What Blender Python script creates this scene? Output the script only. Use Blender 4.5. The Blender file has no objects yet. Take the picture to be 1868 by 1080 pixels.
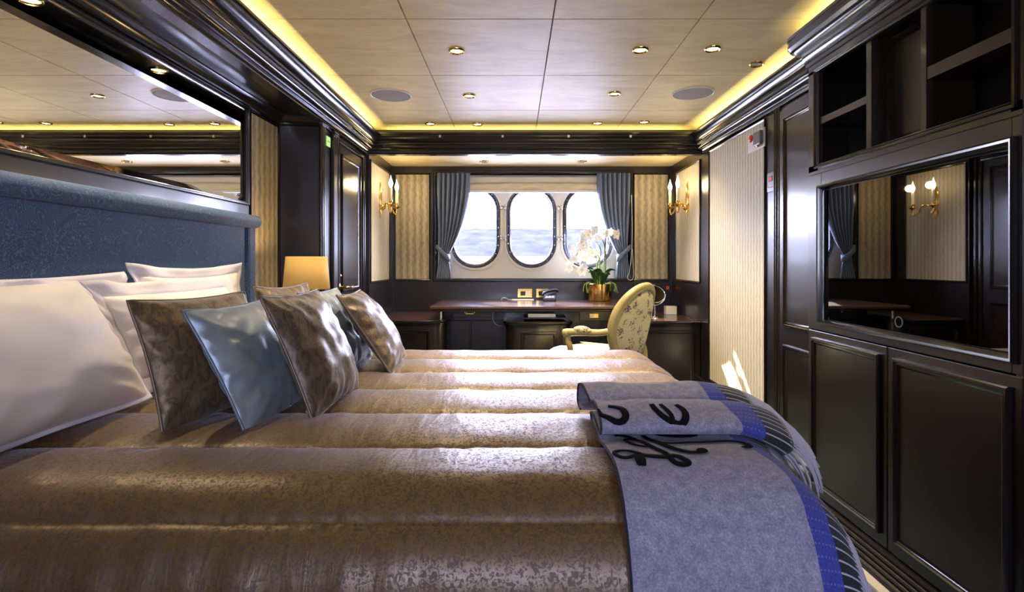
import bpy, math, random
from mathutils import Vector, Matrix, noise
R = random.Random(7)
C = bpy.context.scene
COL = C.collection
PI = math.pi
H = 1.09                                   # eye height above the cabin floor

# ------------------------------------------------------------------ camera
cam = bpy.data.objects.new('camera', bpy.data.cameras.new('camera'))
COL.objects.link(cam)
cam.location = (0, 0, H)
cam.rotation_euler = (PI/2, 0, 0)
cam.data.sensor_width = 36
cam.data.lens = 36*1000/1868
cam.data.shift_x = -6/1868
cam.data.shift_y = -62/1868
cam.data.clip_start = 0.02
cam.data.clip_end = 6000
C.camera = cam
# ------------------------------------------------------------------ view
C.view_settings.view_transform = 'Standard'
C.view_settings.look = 'None'
C.view_settings.gamma = 1
C.view_settings.exposure = 2.3
C.view_settings.use_curve_mapping = False
# ------------------------------------------------------------------ sky and sun
W = bpy.data.worlds.new('sky'); C.world = W; W.use_nodes = True
wn = W.node_tree.nodes; wl = W.node_tree.links
bg = wn['Background']
tc = wn.new('ShaderNodeTexCoord'); sp = wn.new('ShaderNodeSeparateXYZ'); rp = wn.new('ShaderNodeValToRGB')
wl.new(tc.outputs['Generated'], sp.inputs[0]); wl.new(sp.outputs['Z'], rp.inputs[0]); wl.new(rp.outputs[0], bg.inputs[0])
rp.color_ramp.elements[0].position = 0.0; rp.color_ramp.elements[0].color = (0.80, 0.80, 1.0, 1)
rp.color_ramp.elements[1].position = 0.7; rp.color_ramp.elements[1].color = (0.50, 0.54, 1.0, 1)
bg.inputs[1].default_value = 9.0
sun = bpy.data.objects.new('sun', bpy.data.lights.new('sun', 'SUN')); COL.objects.link(sun)
sun.data.energy = 9; sun.data.angle = math.radians(0.6); sun.data.color = (1.0, 0.93, 0.8)
sun.rotation_euler = Vector((0.455, -1.0, -0.74)).to_track_quat('-Z', 'Y').to_euler()

def area(name, loc, direction, sx, sy, power, color, portal=False):
    l = bpy.data.lights.new(name, 'AREA'); l.shape = 'RECTANGLE'; l.size = sx; l.size_y = sy
    l.energy = power; l.color = color
    if portal: l.cycles.is_portal = True
    o = bpy.data.objects.new(name, l); COL.objects.link(o); o.location = loc
    o.rotation_euler = Vector(direction).to_track_quat('-Z', 'Y').to_euler()
    return o
PORT_X = (-0.372, 0.15, 0.672)
for px in PORT_X:
    area('sky_portal', (px, 5.30, H+.335), (0, -1, 0), .5, .75, 1, (1, 1, 1), True)
for px in (-0.25, 0.94):
    area('sky_portal', (px, -1.45, H+.30), (0, 1, 0), .28, .85, 1, (1, 1, 1), True)
COVE = (1.0, 0.80, 0.27)
CP = 1.05                                    # watts per metre of cove strip
area('cove_strip', (-1.085, 1.83, H+.918), (0.35, 0, 1), .02, 4.4, CP*4.4, COVE).rotation_euler = (0, math.radians(180-18), 0)
area('cove_strip', (1.388, 3.23, H+.918), (0, 0, 1), .02, 1.6, CP*1.6, COVE).rotation_euler = (0, math.radians(180+18), 0)
area('cove_strip', (1.27, 1.84, H+.918), (0, 0, 1), .02, 1.0, CP*1.0, COVE).rotation_euler = (0, math.radians(180+18), 0)
area('cove_strip', (1.388, .45, H+.918), (0, 0, 1), .02, 1.6, CP*1.6, COVE).rotation_euler = (0, math.radians(180+18), 0)
area('cove_strip', (.15, 4.13, H+.918), (0, -.3, 1), 2.2, .02, CP*.5*2.2, COVE).rotation_euler = (math.radians(180-10), 0, 0)

# ================================================================== materials
def new_mat(name):
    m = bpy.data.materials.new(name); m.use_nodes = True
    return m, m.node_tree.nodes, m.node_tree.links, m.node_tree.nodes['Principled BSDF']
def setp(b, **k):
    names = dict(col='Base Color', rough='Roughness', metal='Metallic', spec='Specular IOR Level', coat='Coat Weight',
                 coatr='Coat Roughness', sheen='Sheen Weight', sheenr='Sheen Roughness', sheent='Sheen Tint', em='Emission Color',
                 ems='Emission Strength', trans='Transmission Weight', sss='Subsurface Weight', aniso='Anisotropic', spect='Specular Tint')
    for kk, v in k.items():
        i = b.inputs[names[kk]]
        if kk in ('col', 'em', 'sheent', 'spect') and len(v) == 3: v = (*v, 1)
        i.default_value = v
def plain(name, col, rough=.5, **k):
    m, n, l, b = new_mat(name); setp(b, col=col, rough=rough, **k); return m
def pos_map(n, l, scale, src='Object', rot=(0, 0, 0)):
    t = n.new('ShaderNodeTexCoord'); mp = n.new('ShaderNodeMapping')
    mp.inputs['Scale'].default_value = scale; mp.inputs['Rotation'].default_value = rot
    l.new(t.outputs[src], mp.inputs[0]); return mp.outputs[0]
def nz(n, l, vec, scale, detail=3, dist=0., rough=.5):
    t = n.new('ShaderNodeTexNoise'); t.inputs['Scale'].default_value = scale; t.inputs['Detail'].default_value = detail
    t.inputs['Distortion'].default_value = dist; t.inputs['Roughness'].default_value = rough
    if vec is not None: l.new(vec, t.inputs['Vector'])
    return t.outputs['Fac']
def ramp(n, l, fac, stops, interp='LINEAR'):
    r = n.new('ShaderNodeValToRGB'); r.color_ramp.interpolation = interp
    e = r.color_ramp.elements
    while len(e) > 1: e.remove(e[0])
    e[0].position = stops[0][0]; e[0].color = (*stops[0][1], 1) if len(stops[0][1]) == 3 else stops[0][1]
    for p, c in stops[1:]:
        q = e.new(p); q.color = (*c, 1)
    l.new(fac, r.inputs[0]); return r.outputs[0]
def math_n(n, l, op, a, b=None, c=None):
    t = n.new('ShaderNodeMath'); t.operation = op
    for i, v in enumerate((a, b, c)):
        if v is None: continue
        if isinstance(v, (int, float)): t.inputs[i].default_value = v
        else: l.new(v, t.inputs[i])
    return t.outputs[0]
def mixc(n, l, fac, a, b, mode='MIX'):
    t = n.new('ShaderNodeMix'); t.data_type = 'RGBA'; t.blend_type = mode
    for s, v in ((t.inputs[0], fac), (t.inputs[6], a), (t.inputs[7], b)):
        if isinstance(v, (int, float)): s.default_value = v
        elif isinstance(v, tuple): s.default_value = (*v, 1) if len(v) == 3 else v
        else: l.new(v, s)
    return t.outputs[2]
def bump(n, l, b, h, strength=.2, dist=.01):
    t = n.new('ShaderNodeBump'); t.inputs['Strength'].default_value = strength; t.inputs['Distance'].default_value = dist
    l.new(h, t.inputs['Height']); l.new(t.outputs[0], b.inputs['Normal'])

def mk_wood(name, c1, c2, rough, vertical=True, coat=.25):
    m, n, l, b = new_mat(name)
    v = pos_map(n, l, (70, 70, 2.2) if vertical else (2.2, 70, 70))
    f = nz(n, l, v, 3, 5, .4)
    l.new(ramp(n, l, f, [(.3, c1), (.7, c2)]), b.inputs['Base Color'])
    setp(b, rough=rough, spec=.5, coat=coat, coatr=.12)
    return m
M = {}
M['wood'] = mk_wood('dark_mahogany', (.0082, .0056, .005), (.0105, .0068, .006), .31)
M['wood_shine'] = plain('polished_mahogany_moulding', (.010, .007, .007), .2, coat=.25, coatr=.1)
M['wood_brown'] = mk_wood('brown_mahogany', (.014, .008, .0065), (.018, .010, .0075), .27)
M['wood_top'] = mk_wood('mahogany_table_top', (.03, .014, .009), (.075, .035, .022), .22, False)
M['wood_blue'] = mk_wood('dark_stained_board', (.009, .010, .014), (.016, .017, .022), .4)
M['black'] = plain('black_plastic', (.008, .008, .009), .35)
M['glossblack'] = plain('black_screen_glass', (.20, .20, .205), .015, metal=1)
M['brass'] = plain('polished_brass', (.83, .56, .17), .17, metal=1)
M['oldbrass'] = plain('aged_brass', (.60, .40, .12), .25, metal=1)
M['gold'] = plain('polished_gold_pot', (.95, .74, .28), .14, metal=1)
M['chrome'] = plain('chrome', (.85, .86, .9), .07, metal=1)
M['steel'] = plain('dark_steel_rim', (.10, .10, .13), .22, metal=.9)
M['white'] = plain('white_paint', (.78, .77, .74), .4)
M['grille'] = plain('speaker_cloth', (.33, .31, .30), .8)
M['greybox'] = plain('grey_plastic', (.16, .16, .165), .4)
M['greypanel'] = plain('grey_metal_plate', (.22, .22, .27), .3, metal=.5)
M['red'] = plain('red_plastic', (.75, .06, .02), .35)
M['redlit'] = plain('red_lit_digits', (.4, .02, .01), .4, em=(1, .08, .03), ems=.12)
M['sign'] = plain('pale_green_sign', (.50, .72, .32), .5, em=(.6, 1, .3), ems=.12)
M['signdark'] = plain('dark_green_print', (.02, .06, .03), .5)
M['candle'] = plain('ivory_candle_tube', (.82, .76, .58), .45, sss=.1)
M['bulb'] = plain('lit_flame_bulb', (1, .9, .7), .3, em=(1, .82, .48), ems=2.6)
M['lens'] = plain('lit_downlight_lens', (1, .95, .85), .3, em=(1, .86, .6), ems=4)
M['lensoff'] = plain('unlit_downlight_lens', (.55, .55, .56), .25)
M['leaf'] = plain('orchid_leaf', (.028, .085, .02), .32)
M['stem'] = plain('orchid_stem', (.16, .22, .05), .5)
M['stemdark'] = plain('dark_orchid_stem', (.05, .055, .03), .5)
M['petal'] = plain('white_petal', (.85, .86, .86), .6)
M['lip'] = plain('yellow_flower_centre', (.8, .75, .45), .5)
M['soil'] = plain('brown_bark', (.05, .03, .02), .9)
M['cord'] = plain('pale_cord', (.55, .55, .52), .6)
M['cream_wall'] = plain('cream_painted_steel', (.74, .71, .60), .4)
M['mattress'] = plain('white_ticking', (.6, .58, .55), .8)
M['carpet_edge'] = plain('cream_carpet_border', (.55, .5, .42), .95)
M['silver_trim'] = plain('pale_metal_trim', (.6, .58, .52), .25, metal=1)

# mirror
m, n, l, b = new_mat('mirror_silver'); setp(b, col=(.86, .87, .86), rough=.0, metal=1); M['mirror'] = m
# window pane: clear glass with a fresnel reflection
m, n, l, b = new_mat('porthole_glass'); n.remove(b)
tr = n.new('ShaderNodeBsdfTransparent'); tr.inputs[0].default_value = (.96, .98, 1, 1)
gl = n.new('ShaderNodeBsdfGlossy'); gl.inputs['Roughness'].default_value = .01
fr = n.new('ShaderNodeFresnel'); fr.inputs[0].default_value = 1.45
mx = n.new('ShaderNodeMixShader'); l.new(fr.outputs[0], mx.inputs[0]); l.new(tr.outputs[0], mx.inputs[1]); l.new(gl.outputs[0], mx.inputs[2])
l.new(mx.outputs[0], n['Material Output'].inputs[0]); M['pane'] = m
# clear acrylic
m, n, l, b = new_mat('clear_acrylic'); n.remove(b)
tr = n.new('ShaderNodeBsdfTransparent'); tr.inputs[0].default_value = (.9, .9, .92, 1)
gl = n.new('ShaderNodeBsdfGlossy'); gl.inputs['Roughness'].default_value = .03
mx = n.new('ShaderNodeMixShader'); mx.inputs[0].default_value = .07; l.new(tr.outputs[0], mx.inputs[1]); l.new(gl.outputs[0], mx.inputs[2])
l.new(mx.outputs[0], n['Material Output'].inputs[0]); M['acrylic'] = m
# ceiling parchment leather
m, n, l, b = new_mat('cream_parchment_leather')
v = pos_map(n, l, (1.4, 5, 1)); f = nz(n, l, v, 2.2, 7, .8, .62)
v2 = pos_map(n, l, (5, 60, 5)); f2 = nz(n, l, v2, 3, 3)
c = mixc(n, l, .35, ramp(n, l, f, [(.3, (.60, .49, .26)), (.5, (.74, .625, .36)), (.7, (.86, .755, .475))]),
         ramp(n, l, f2, [(.35, (.60, .50, .27)), (.65, (.82, .70, .42))]))
l.new(c, b.inputs['Base Color']); setp(b, rough=.5, spec=.35); bump(n, l, b, f, .08, .004); M['parchment'] = m
M['gap'] = plain('dark_ceiling_joint', (.16, .13, .09), .8)
# wallpapers : g = X+Y runs along whichever wall the paper hangs on
def mk_paper(name, base, mid, dark, scale, wav, stw):
    m, n, l, b = new_mat(name)
    ge = n.new('ShaderNodeNewGeometry'); s = n.new('ShaderNodeSeparateXYZ'); l.new(ge.outputs['Position'], s.inputs[0])
    g = math_n(n, l, 'ADD', s.outputs['X'], s.outputs['Y'])
    wob = math_n(n, l, 'MULTIPLY', math_n(n, l, 'SINE', math_n(n, l, 'MULTIPLY', s.outputs['Z'], 2*PI/.075)), wav)
    cmb = n.new('ShaderNodeCombineXYZ'); l.new(math_n(n, l, 'ADD', g, wob), cmb.inputs[0]); l.new(math_n(n, l, 'MULTIPLY', s.outputs['Z'], .12), cmb.inputs[1])
    f1 = nz(n, l, cmb.outputs[0], 75, 2)
    st = math_n(n, l, 'SINE', math_n(n, l, 'MULTIPLY', math_n(n, l, 'ADD', g, wob), 2*PI/scale))
    st = math_n(n, l, 'MULTIPLY_ADD', st, .5, .5)
    cmb2 = n.new('ShaderNodeCombineXYZ'); l.new(math_n(n, l, 'MULTIPLY', g, 60), cmb2.inputs[0]); l.new(math_n(n, l, 'MULTIPLY', s.outputs['Z'], 22), cmb2.inputs[1])
    f3 = nz(n, l, cmb2.outputs[0], 1.6, 3)
    k = math_n(n, l, 'MULTIPLY_ADD', f1, .5, math_n(n, l, 'MULTIPLY', st, stw))
    k = math_n(n, l, 'MULTIPLY_ADD', f3, .3, k)
    l.new(ramp(n, l, k, [(.36, dark), (.56, mid), (.72, base)]), b.inputs['Base Color'])
    setp(b, rough=.55, spec=.4); bump(n, l, b, k, .25, .003)
    return m
M['paper_gold'] = mk_paper('wavy_gold_wallpaper', (.60, .52, .34), (.48, .405, .26), (.28, .225, .135), .062, .0028, .22)
M['paper_pale'] = mk_paper('wavy_pale_wallpaper', (.60, .555, .415), (.52, .47, .335), (.39, .345, .23), .040, .002, .34)
# bedspread satin velvet
m, n, l, b = new_mat('bronze_satin_brocade')
v = pos_map(n, l, (1, 1, 1)); f = nz(n, l, v, 105, 2.5, 1.6, .55)
v3 = pos_map(n, l, (14, 3.0, 3.0)); f3 = nz(n, l, v3, 2.2, 4, .5)
pat = ramp(n, l, f, [(.44, (0, 0, 0)), (.52, (1, 1, 1))])
c = mixc(n, l, pat, (.088, .052, .023), (.170, .090, .025))
c = mixc(n, l, math_n(n, l, 'MULTIPLY', f3, .25), c, (.13, .064, .014))
l.new(c, b.inputs['Base Color'])
l.new(ramp(n, l, f, [(.44, (.60, .60, .60)), (.52, (.40, .40, .40))]), b.inputs['Roughness'])
l.new(math_n(n, l, 'MULTIPLY_ADD', ramp(n, l, f, [(.44, (0, 0, 0)), (.52, (1, 1, 1))]), .26, .02), b.inputs['Coat Weight'])
setp(b, metal=.22, spec=.85, sheen=.42, sheenr=.22, sheent=(.95, .9, 1.0), coatr=.38); bump(n, l, b, f3, .3, .012); M['bronze'] = m
# cushions
def mk_satin(name, c1, c2, metal, rough, sc=38, patmix=1.0):
    m, n, l, b = new_mat(name)
    v = pos_map(n, l, (1, 1, .55)); f = nz(n, l, v, sc, 3, 2.0, .6)
    v2 = pos_map(n, l, (1, 1, 1)); f2 = nz(n, l, v2, 9, 3, 1.2)
    l.new(mixc(n, l, ramp(n, l, f, [(.46, (0, 0, 0)), (.56, (patmix,)*3)]), c1, c2), b.inputs['Base Color'])
    setp(b, metal=metal, rough=rough, sheen=.25, sheenr=.4); bump(n, l, b, f2, .3, .012); return m
M['cush_brown'] = mk_satin('bronze_cushion_satin', (.19, .125, .06), (.105, .072, .043), .35, .45)
M['cush_dark'] = mk_satin('umber_cushion_satin', (.15, .105, .072), (.085, .06, .046), .4, .43)
M['cush_blue'] = mk_satin('steel_blue_satin', (.27, .325, .38), (.245, .30, .355), .4, .38, 20, .5)
M['pipe_brown'] = plain('brown_piping', (.17, .12, .08), .4, metal=.3)
M['pipe_blue'] = plain('blue_piping', (.14, .19, .24), .4, metal=.3)
m, n, l, b = new_mat('white_cotton_sateen'); v = pos_map(n, l, (1, 1, 1)); f = nz(n, l, v, 6, 3, .6)
setp(b, col=(.86, .78, .72), rough=.55, sheen=.2); bump(n, l, b, f, .25, .012); M['cotton'] = m
M['flange'] = plain('white_cotton_flange', (.74, .70, .74), .6, sheen=.2)
# headboard : blue cloth with fine swirling pale lines
m, n, l, b = new_mat('blue_swirl_cloth'); v = pos_map(n, l, (1, 1, 1))
f = nz(n, l, v, 8, 1.5, 1.2); f2 = nz(n, l, v, 140, 2); f4 = nz(n, l, v, 2.5, 3)
ln = math_n(n, l, 'SINE', math_n(n, l, 'MULTIPLY_ADD', f, 170, math_n(n, l, 'MULTIPLY', f2, 11)))
lm = ramp(n, l, ln, [(.55, (0, 0, 0)), (1.0, (1, 1, 1))])
c0 = ramp(n, l, f4, [(.35, (.012, .043, .125)), (.7, (.024, .068, .17))])
l.new(mixc(n, l, math_n(n, l, 'MULTIPLY', lm, .6), c0, (.13, .21, .36)), b.inputs['Base Color'])
setp(b, rough=.8, sheen=.12, sheenr=.5); M['blue_cloth'] = m
# curtain satin
m, n, l, b = new_mat('slate_blue_curtain'); v = pos_map(n, l, (60, 60, 2)); f = nz(n, l, v, 2, 2)
l.new(ramp(n, l, f, [(.3, (.10, .135, .22)), (.7, (.15, .195, .29))]), b.inputs['Base Color']); setp(b, rough=.38, metal=.25, sheen=.3); M['curtain'] = m
# blind
m, n, l, b = new_mat('cream_blind_cloth'); v = pos_map(n, l, (4, 4, 20)); f = nz(n, l, v, 2, 4)
l.new(ramp(n, l, f, [(.3, (.60, .52, .34)), (.7, (.74, .68, .52))]), b.inputs['Base Color']); setp(b, rough=.6); M['blind'] = m
M['blind_pale'] = plain('pale_blind_heading', (.72, .68, .64), .6)
# lamp shade
M['shade'] = plain('amber_silk_shade', (.50, .31, .085), .7, em=(1.0, .52, .12), ems=.05)
# chair
m, n, l, b = new_mat('cream_painted_chair_frame'); v = pos_map(n, l, (1, 1, 1)); f = nz(n, l, v, 14, 4)
l.new(ramp(n, l, f, [(.3, (.27, .22, .075)), (.7, (.355, .295, .12))]), b.inputs['Base Color']); setp(b, rough=.4); M['chairpaint'] = m
m, n, l, b = new_mat('sprigged_cream_fabric'); v = pos_map(n, l, (1, 1, 1))
vo = n.new('ShaderNodeTexVoronoi'); vo.inputs['Scale'].default_value = 17; vo.inputs['Randomness'].default_value = .8; l.new(v, vo.inputs['Vector'])
d = vo.outputs['Distance']; f = nz(n, l, v, 85, 3, .5)
k = math_n(n, l, 'SUBTRACT', f, math_n(n, l, 'MULTIPLY', d, .42))
msk = ramp(n, l, k, [(.385, (0, 0, 0)), (.41, (1, 1, 1))])
l.new(mixc(n, l, msk, (.50, .43, .23), (.10, .06, .055)), b.inputs['Base Color']); setp(b, rough=.6, sheen=.2); M['sprig'] = m
# carpet
m, n, l, b = new_mat('blue_grey_carpet'); v = pos_map(n, l, (1, 1, 1)); f = nz(n, l, v, 160, 2); f2 = nz(n, l, v, 6, 3)
l.new(ramp(n, l, f2, [(.3, (.05, .085, .11)), (.7, (.09, .13, .16))]), b.inputs['Base Color']); setp(b, rough=.95, sheen=.4); bump(n, l, b, f, .4, .006); M['carpet'] = m
# blanket : UV.x metres from the left edge, UV.y metres along the cloth
BA0 = .192
m, n, l, b = new_mat('blue_grey_wool_blanket')
uv = n.new('ShaderNodeUVMap'); s = n.new('ShaderNodeSeparateXYZ'); l.new(uv.outputs[0], s.inputs[0])
v = pos_map(n, l, (1, 1, 1)); f = nz(n, l, v, 260, 2, 0, .7); f2 = nz(n, l, v, 60, 3)
wool = ramp(n, l, math_n(n, l, 'MULTIPLY_ADD', f2, .4, math_n(n, l, 'MULTIPLY', f, .6)), [(.32, (.15, .142, .20)), (.5, (.25, .237, .315)), (.68, (.40, .375, .45))])
band = ramp(n, l, s.outputs['X'], [(0, (1, 1, 1)), (.006, (0, 0, 0)), (.311, (.4, .4, .4)), (.348, (1, 1, 1))], 'CONSTANT')
isblue = math_n(n, l, 'MULTIPLY', math_n(n, l, 'GREATER_THAN', s.outputs['X'], .311), math_n(n, l, 'LESS_THAN', s.outputs['X'], .348))
isblack = math_n(n, l, 'GREATER_THAN', s.outputs['X'], .348)
edge = math_n(n, l, 'LESS_THAN', s.outputs['X'], .004)
fv = math_n(n, l, 'FRACT', math_n(n, l, 'DIVIDE', s.outputs['Y'], .0172))
line = math_n(n, l, 'LESS_THAN', fv, .17)
bl = ramp(n, l, f, [(.3, (.022, .03, .19)), (.7, (.05, .065, .36))])
dots = math_n(n, l, 'MULTIPLY', line, math_n(n, l, 'LESS_THAN', math_n(n, l, 'FRACT', math_n(n, l, 'DIVIDE', s.outputs['X'], .006)), .45))
bl = mixc(n, l, math_n(n, l, 'MULTIPLY', dots, .35), bl, (.3, .3, .5))
bk = mixc(n, l, line, (.012, .011, .016), (.42, .40, .46))
c = mixc(n, l, isblue, wool, bl); c = mixc(n, l, isblack, c, bk); c = mixc(n, l, edge, c, (.015, .015, .03))
l.new(c, b.inputs['Base Color']); setp(b, rough=.95, sheen=.12, sheenr=.6); bump(n, l, b, f, .35, .004); M['blanket'] = m
M['fringe'] = plain('grey_wool_fringe', (.38, .36, .42), .95, sheen=.4)
M['lettering'] = plain('black_wool_lettering', (.006, .006, .008), .95, spec=.1)
# outside
M['water'] = plain('hazy_sea', (.60, .60, .62), .35)  # near-white base colour carries the sea glare and bounces light to the alcove ceiling
m, n, l, b = new_mat('hazy_wooded_hill'); v = pos_map(n, l, (.02, .02, .03)); f = nz(n, l, v, 1, 6, .2, .65)
l.new(ramp(n, l, f, [(.35, (.021, .022, .028)), (.65, (.034, .035, .042))]), b.inputs['Base Color']); setp(b, rough=1, spec=0); M['hill'] = m  # distance haze is put into the bluish base colour
M['sea_glare_strip'] = plain('pale_sea_glare', (.4, .4, .4), .9)

# ================================================================== mesh helpers
WL = {}
def wloc(o):
    return WL.get(o.name, Vector((0, 0, 0)))
class MB:
    def __init__(s): s.v = []; s.f = []; s.uv = None
    def add(s, pts, faces):
        k = len(s.v); s.v += [tuple(p) for p in pts]; s.f += [tuple(i+k for i in f) for f in faces]; return s
    def box(s, x0, x1, y0, y1, z0, z1):
        if x0 > x1: x0, x1 = x1, x0
        if y0 > y1: y0, y1 = y1, y0
        if z0 > z1: z0, z1 = z1, z0
        return s.add([(x0, y0, z0), (x1, y0, z0), (x1, y1, z0), (x0, y1, z0), (x0, y0, z1), (x1, y0, z1), (x1, y1, z1), (x0, y1, z1)],
                     [(0, 3, 2, 1), (4, 5, 6, 7), (0, 1, 5, 4), (1, 2, 6, 5), (2, 3, 7, 6), (3, 0, 4, 7)])
    def grid(s, fn, nu, nv, wu=False, wv=False):
        k = len(s.v); cu = nu if wu else nu+1; cv = nv if wv else nv+1
        for j in range(cv):
            for i in range(cu): s.v.append(tuple(fn(i/nu, j/nv)))
        for j in range(nv):
            for i in range(nu):
                a = k+j*cu+i; b_ = k+j*cu+(i+1) % cu; c = k+((j+1) % cv)*cu+(i+1) % cu; d = k+((j+1) % cv)*cu+i
                s.f.append((a, b_, c, d))
        return s
    def lathe(s, c, prof, n=24, axis='z', cap=True):
        c = Vector(c); k = len(s.v); m_ = len(prof)
        for r, z in prof:
            for i in range(n):
                a = 2*PI*i/n; x, y = r*math.cos(a), r*math.sin(a)
                p = {'z': (x, y, z), 'y': (x, z, y), 'x': (z, x, y)}[axis]
                s.v.append(tuple(c+Vector(p)))
        for j in range(m_-1):
            for i in range(n):
                s.f.append((k+j*n+i, k+j*n+(i+1) % n, k+(j+1)*n+(i+1) % n, k+(j+1)*n+i))
        if cap:
            s.f.append(tuple(k+i for i in range(n))); s.f.append(tuple(k+(m_-1)*n+i for i in range(n)))
        return s
    def tube(s, pts, r, n=8, cap=True, closed=False):
        pts = [Vector(p) for p in pts]; k = len(s.v); m_ = len(pts)
        rr = r if isinstance(r, (list, tuple)) else [r]*m_
        up = None
        for i, p in enumerate(pts):
            if closed: t = pts[(i+1) % m_]-pts[i-1]
            else: t = pts[min(i+1, m_-1)]-pts[max(i-1, 0)]
            t.normalize()
            if up is None:
                up = Vector((0, 0, 1)) if abs(t.z) < .9 else Vector((1, 0, 0))
            up = (up-t*up.dot(t)).normalized(); w = t.cross(up)
            for q in range(n):
                a = 2*PI*q/n; s.v.append(tuple(p+(up*math.cos(a)+w*math.sin(a))*rr[i]))
        for i in range(m_ if closed else m_-1):
            for q in range(n):
                j = (i+1) % m_
                s.f.append((k+i*n+q, k+i*n+(q+1) % n, k+j*n+(q+1) % n, k+j*n+q))
        if cap and not closed:
            s.f.append(tuple(k+q for q in range(n))); s.f.append(tuple(k+(m_-1)*n+q for q in range(n)))
        return s
    def frame(s, o, u, v, nrm, u0, u1, v0, v1, prof):
        """mitred moulding round a rectangle; prof = [(inset, height)]"""
        o, u, v, nrm = map(Vector, (o, u, v, nrm)); k = len(s.v); m_ = len(prof)
        for i, h in prof:
            for a, b_ in ((u0+i, v0+i), (u1-i, v0+i), (u1-i, v1-i), (u0+i, v1-i)):
                s.v.append(tuple(o+u*a+v*b_+nrm*h))
        for j in range(m_-1):
            for q in range(4):
                s.f.append((k+j*4+q, k+j*4+(q+1) % 4, k+(j+1)*4+(q+1) % 4, k+(j+1)*4+q))
        return s
    def sweep(s, path, prof, closed=False, side=1):
        """path of (x,y); prof = [(offset, z)] ; mitred. offset goes to the right of travel * side"""
        path = [Vector((p[0], p[1])) for p in path]; n = len(path); k = len(s.v); m_ = len(prof)
        for i in range(n):
            if closed or 0 < i < n-1:
                d0 = (path[i]-path[i-1]).normalized(); d1 = (path[(i+1) % n]-path[i]).normalized()
            elif i == 0: d0 = d1 = (path[1]-path[0]).normalized()
            else: d0 = d1 = (path[-1]-path[-2]).normalized()
            n0 = Vector((d0.y, -d0.x)); n1 = Vector((d1.y, -d1.x)); mt = (n0+n1)/(1+n0.dot(n1))
            for off, z in prof:
                p = path[i]+mt*off*side; s.v.append((p.x, p.y, z))
        for i in range(n if closed else n-1):
            for q in range(m_-1):
                j = (i+1) % n
                s.f.append((k+i*m_+q, k+i*m_+q+1, k+j*m_+q+1, k+j*m_+q))
        return s
    def build(s, name, mat, parent=None, smooth=None, bevel=0, sub=0, solid=0):
        me = bpy.data.meshes.new(name)
        if parent is not None: off = wloc(parent)
        else:
            xs = [p[0] for p in s.v]; ys = [p[1] for p in s.v]; zs = [p[2] for p in s.v]
            off = Vector(((min(xs)+max(xs))/2, (min(ys)+max(ys))/2, min(zs)))
        me.from_pydata([(p[0]-off.x, p[1]-off.y, p[2]-off.z) for p in s.v], [], s.f)
        me.update()
        o = bpy.data.objects.new(name, me); COL.objects.link(o)
        if mat is not None: me.materials.append(mat)
        if parent is not None: o.parent = parent; WL[o.name] = off
        else: o.location = off; WL[o.name] = off
        import bmesh
        bm = bmesh.new(); bm.from_mesh(me)
        if smooth is not None: bmesh.ops.remove_doubles(bm, verts=bm.verts, dist=1e-6)
        bmesh.ops.recalc_face_normals(bm, faces=bm.faces); bm.to_mesh(me); bm.free()
        if smooth is not None:
            for p in me.polygons: p.use_smooth = True
            if smooth < 179: me.set_sharp_from_angle(angle=math.radians(smooth))
        if solid:
            md = o.modifiers.new('solid', 'SOLIDIFY'); md.thickness = solid; md.offset = 0
        if bevel:
            md = o.modifiers.new('bevel', 'BEVEL'); md.width = bevel; md.segments = 2; md.limit_method = 'ANGLE'; md.angle_limit = math.radians(40)
        if sub:
            md = o.modifiers.new('sub', 'SUBSURF'); md.levels = sub; md.render_levels = sub
        return o
def thing(name, label, cat, loc=(0, 0, 0), group=None):
    o = bpy.data.objects.new(name, None); COL.objects.link(o); o.location = loc; o.empty_display_size = .05
    o['label'] = label; o['category'] = cat; WL[o.name] = Vector(loc)
    if group: o['group'] = group
    return o
def tag(o, label, cat, group=None):
    o['label'] = label; o['category'] = cat
    if group: o['group'] = group
    return o
def struct(o, label=None):
    o['kind'] = 'structure'
    if label: o['label'] = label
    return o
def sgrp(name, loc=(0, 0, 0), label=None):
    o = bpy.data.objects.new(name, None); COL.objects.link(o); o.location = loc; WL[o.name] = Vector(loc); o.empty_display_size = .05
    return struct(o, label)
def crom(pts, k=8, closed=False):
    pts = [Vector(p) for p in pts]; n = len(pts); out = []
    for i in range(n if closed else n-1):
        p0 = pts[(i-1) % n] if closed or i else pts[0]; p1 = pts[i]; p2 = pts[(i+1) % n]
        p3 = pts[(i+2) % n] if closed or i+2 < n else pts[-1]
        for j in range(k):
            t = j/k
            out.append(.5*((2*p1)+(p2-p0)*t+(2*p0-5*p1+4*p2-p3)*t*t+(3*p1-p0-3*p2+p3)*t**3))
    if not closed: out.append(pts[-1])
    return out
MOULD = [(0, 0), (0, .010), (.004, .014), (.010, .014), (.014, .009), (.018, .009), (.024, .003), (.027, .002), (.027, -.004)]
def raised_panel(parent, o, u, v, nrm, u0, u1, v0, v1, mat, mat2, name='panel', depth=.006):
    """moulding ring with a flat panel inside it, as two parts of parent"""
    MB().frame(o, u, v, nrm, u0, u1, v0, v1, MOULD).build('moulding', mat2, parent, smooth=30)
    oo, uu, vv, nn = map(Vector, (o, u, v, nrm)); i = .025
    pts = [oo+uu*a+vv*b_+nn*(.002) for a, b_ in ((u0+i, v0+i), (u1-i, v0+i), (u1-i, v1-i), (u0+i, v1-i))]
    back = [p-nn*depth for p in pts]
    MB().add(pts+back, [(0, 1, 2, 3), (4, 7, 6, 5), (0, 4, 5, 1), (1, 5, 6, 2), (2, 6, 7, 3), (3, 7, 4, 0)]).build(name, mat, parent)

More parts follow.
